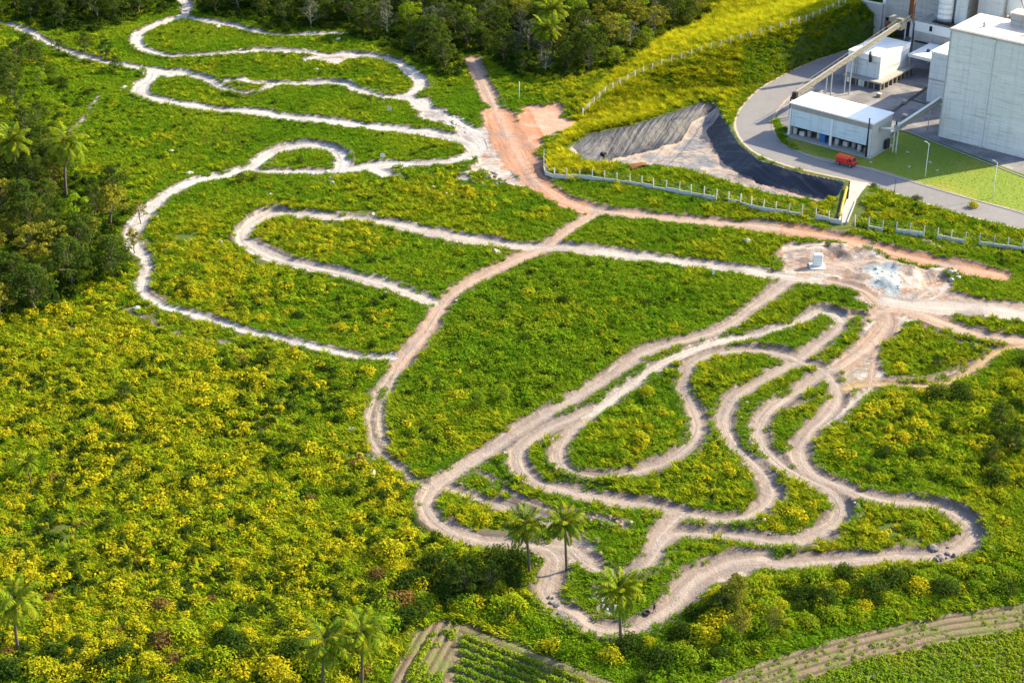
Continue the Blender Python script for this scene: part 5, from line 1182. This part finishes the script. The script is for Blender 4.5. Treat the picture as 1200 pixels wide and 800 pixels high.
for u_, v_, r_, lab in [(113, 519, .85, 'round white stone in the yellow scrub, larger of a close pair'), (126, 517, .65, 'smaller white stone beside a larger one in the yellow scrub'), (111, 58, .8, 'white boulder right on the upper edge of the long white track'),
     (222, 204, 1.1, 'white block at the upper side of the curving left track'), (195, 294, .9, 'pale boulder on the grass right of the left wood'), (145, 104, 1.2, 'flat white slab lying on grass left of the track fork'), (317, 229, .8, 'pale stone below the small track loop'),
     (275, 260, 1.0, 'flat pale stone on the grass above the big track loop'), (258, 284, 1.0, 'flat grey stone left of the big track loop'), (160, 362, 1.0, 'flat white stone under the bottom bend of the left track'), (255, 33, 1.3, 'pale stone inside the top oval track loop'), (200, 178, .9, 'white stone alone on the upper left grass'),
     (396, 47, 1.1, 'grey boulder at the right end of the short top track'), (372, 82, .9, 'pale flat stone on the grass between the two upper tracks'), (876, 284, 1.3, 'white boulder at the right end of the grass strip'), (583, 297, 1.4, 'pale boulder at the crossing of two tracks'), (410, 505, 1.3, 'bluish pale stone left of the wheel ruts'),
     (437, 556, 1.1, 'pale stone among scrub below the wheel ruts'), (233, 104, .8, 'small white stone inside the track fork at left'), (992, 497, 1.2, 'white jagged stone in the grass below the pale link track'), (1085, 690, .01, '')]:
    if lab: stone(u_, v_, r_*.75, lab, None, ST, 'boulder')
GR = [('555 205 575 195 600 215 560 218 542 212', 24, .3, .8, SD, 'grey rubble stone beside the clay road head'), ('362 204 400 200 415 212 380 218', 20, .3, .7, ST, 'pale rubble stone under the small track loop'), ('1022 314 1045 310 1066 324 1058 342 1036 344', 16, .2, .5, SB, 'pale blue spoil stone on the crossroads heap'),
      ('640 700 660 728 700 744 690 738 660 722 650 700', 24, .25, .6, SD, 'dark grey stone lining the lowest track bend'), ('500 118 545 142 560 160 520 150', 24, .25, .6, ST, 'pale stone on the washed out upper track'), ('1090 640 1118 640 1126 654 1100 660', 16, .3, .7, SD, 'dark stone at the foot of the right hand bend'),
      ('700 690 712 690 722 715 708 718', 12, .3, .6, ST, 'pale stone on the bank inside the lowest bend'), ('1105 320 1120 316 1128 326 1110 330', 14, .4, .9, ST, 'pale block at the right end of the crossroads bank'), ('1075 282 1110 288 1105 296 1078 292', 12, .4, .9, STN, 'tan stone below the concrete fence'),
      ('700 600 740 612 735 622 690 612', 14, .25, .5, STN, 'tan stone on the bare strip between lower tracks'), ('415 530 440 535 435 555 420 548', 16, .3, .7, SD, 'dark grey stone below the wheel ruts'), ('500 215 545 225 540 235 505 228', 14, .3, .7, ST, 'pale stone on the yellow grass below the washed track')]
for ps, n_, a_, b_, pool, lab in GR:
    pg = np.array(flat(ps), float); lo = pg.min(0); hi = pg.max(0); k = 0
    for _ in range(2000):
        u_, v_ = lo[0]+R.random()*(hi[0]-lo[0]), lo[1]+R.random()*(hi[1]-lo[1])
        if inside(pg, np.array([u_]), np.array([v_]))[0]: stone(u_, v_, a_+(b_-a_)*R.random()**2, lab, lab+'s', pool); k += 1
        if k >= n_: break
k = 0
while k < 56:                                     # loose stones at the edges of the lower tracks
    u_, v_ = 500+620*R.random(), 290+430*R.random(); q = W(u_, v_)
    if -.2 < float(at(TRK, q[0], q[1])) < .9: stone(u_, v_, .18+.3*R.random()**2, 'small stone on the shoulder of the lower dirt tracks', 'small stones on the lower track shoulders', STN if R.random() < .6 else ST); k += 1
k = 0
while k < 36:
    u_, v_ = 150+400*R.random(), 60+300*R.random(); q = W(u_, v_)
    if -.2 < float(at(TRK, q[0], q[1])) < .9: stone(u_, v_, .2+.35*R.random()**2, 'small white stone on the shoulder of the upper white tracks', 'small white stones on the upper track shoulders', ST); k += 1
for u_, v_ in ((1064, 179), (1090, 191), (1098, 200), (1065, 196), (1020, 191)): stone(u_, v_, .45, 'white scrap lying on the mown lawn', 'white scraps on the mown lawn', ST)
o = stone(745, 196, 1.6, 'rust brown spoil lump at the edge of the basin floor', None, STN, 'spoil_lump'); o.data = stone_mesh(33, plain('rust_brown_spoil', (.17, .075, .02), .95, .3, 1.0, 0, False), .5, .5)
o.scale = (3.2, 2.0, 1.3)
o = stone(708, 180, 1.0, 'dark lump at the foot of the basin lining', None, SD, 'spoil_lump')
# tyre and person on the lowest track
p = G(757.5, 718.5); d = thing('tyre', 'old black tyre lying flat on the lower dirt track', 'tyre', (p.x, p.y, p.z+.04)); tm = MB(); prof = [(.36, 0), (.52, -.02), (.62, .05), (.64, .14), (.62, .23), (.52, .28), (.36, .26)]; n = 24
V = [(r*math.cos(2*math.pi*q/n), r*math.sin(2*math.pi*q/n), z) for r, z in prof for q in range(n)]; F = [(i*n+q, i*n+(q+1) % n, ((i+1) % 7)*n+(q+1) % n, ((i+1) % 7)*n+q) for i in range(7) for q in range(n)]
tm.add(V, F).build('tread', M_TYRE, d, True)
def person(u, v, label):
    p = G(u, v); root = thing('person', label, 'person', p, 2.2)
    J = [((0,0,.95),.13), ((0,0,1.15),.12), ((0,.01,1.38),.155), ((0,0,1.50),.06), ((0,.02,1.66),.10), ((0,.02,1.76),.075),
         ((.09,0,.90),.095), ((.11,.10,.50),.065), ((.11,.02,.08),.048), ((.11,.16,.04),.04), ((-.09,0,.90),.095), ((-.12,-.06,.49),.065), ((-.13,-.20,.09),.048), ((-.13,-.06,.04),.04),
         ((.20,0,1.42),.06), ((.26,-.06,1.14),.045), ((.25,.06,.90),.035), ((.25,.09,.80),.034), ((-.20,0,1.42),.06), ((-.27,.05,1.15),.045), ((-.24,.20,.95),.035), ((-.23,.25,.86),.034)]
    E = [(0,1),(1,2),(2,3),(3,4),(4,5),(0,6),(6,7),(7,8),(8,9),(0,10),(10,11),(11,12),(12,13),(2,14),(14,15),(15,16),(16,17),(2,18),(18,19),(19,20),(20,21)]
    me = bpy.data.meshes.new('body'); me.from_pydata([j for j, r in J], E, []); o = link('body', me, root)
    o.modifiers.new('skin', 'SKIN'); ss = o.modifiers.new('sub', 'SUBSURF'); ss.levels = ss.render_levels = 2
    for i, (j, r) in enumerate(J): me.skin_vertices[0].data[i].radius = (r, r)
    me.skin_vertices[0].data[0].use_root = True
    t = NT('clothed_body'); sx = t.new('ShaderNodeSeparateXYZ'); t.put(sx.inputs[0], t.obj()); z = sx.outputs[2]
    c = t.mix(t.math('GREATER_THAN', z, .93), (.02, .022, .03), (.035, .03, .035)); c = t.mix(t.math('GREATER_THAN', z, 1.52), c, (.32, .19, .13)); c = t.mix(t.math('LESS_THAN', z, .88), c, (.02, .022, .03)); t.bsdf(c, .8); me.materials.append(t.m)
    hb = MB().lathe([(.09, 1.70), (.118, 1.72), (.112, 1.80), (.07, 1.855), (.01, 1.87)], 16, (0, .0)).build('hair', M_BLACK, root, True); return root
person(766.5, 717, 'small person in dark clothes walking on the lower dirt track')
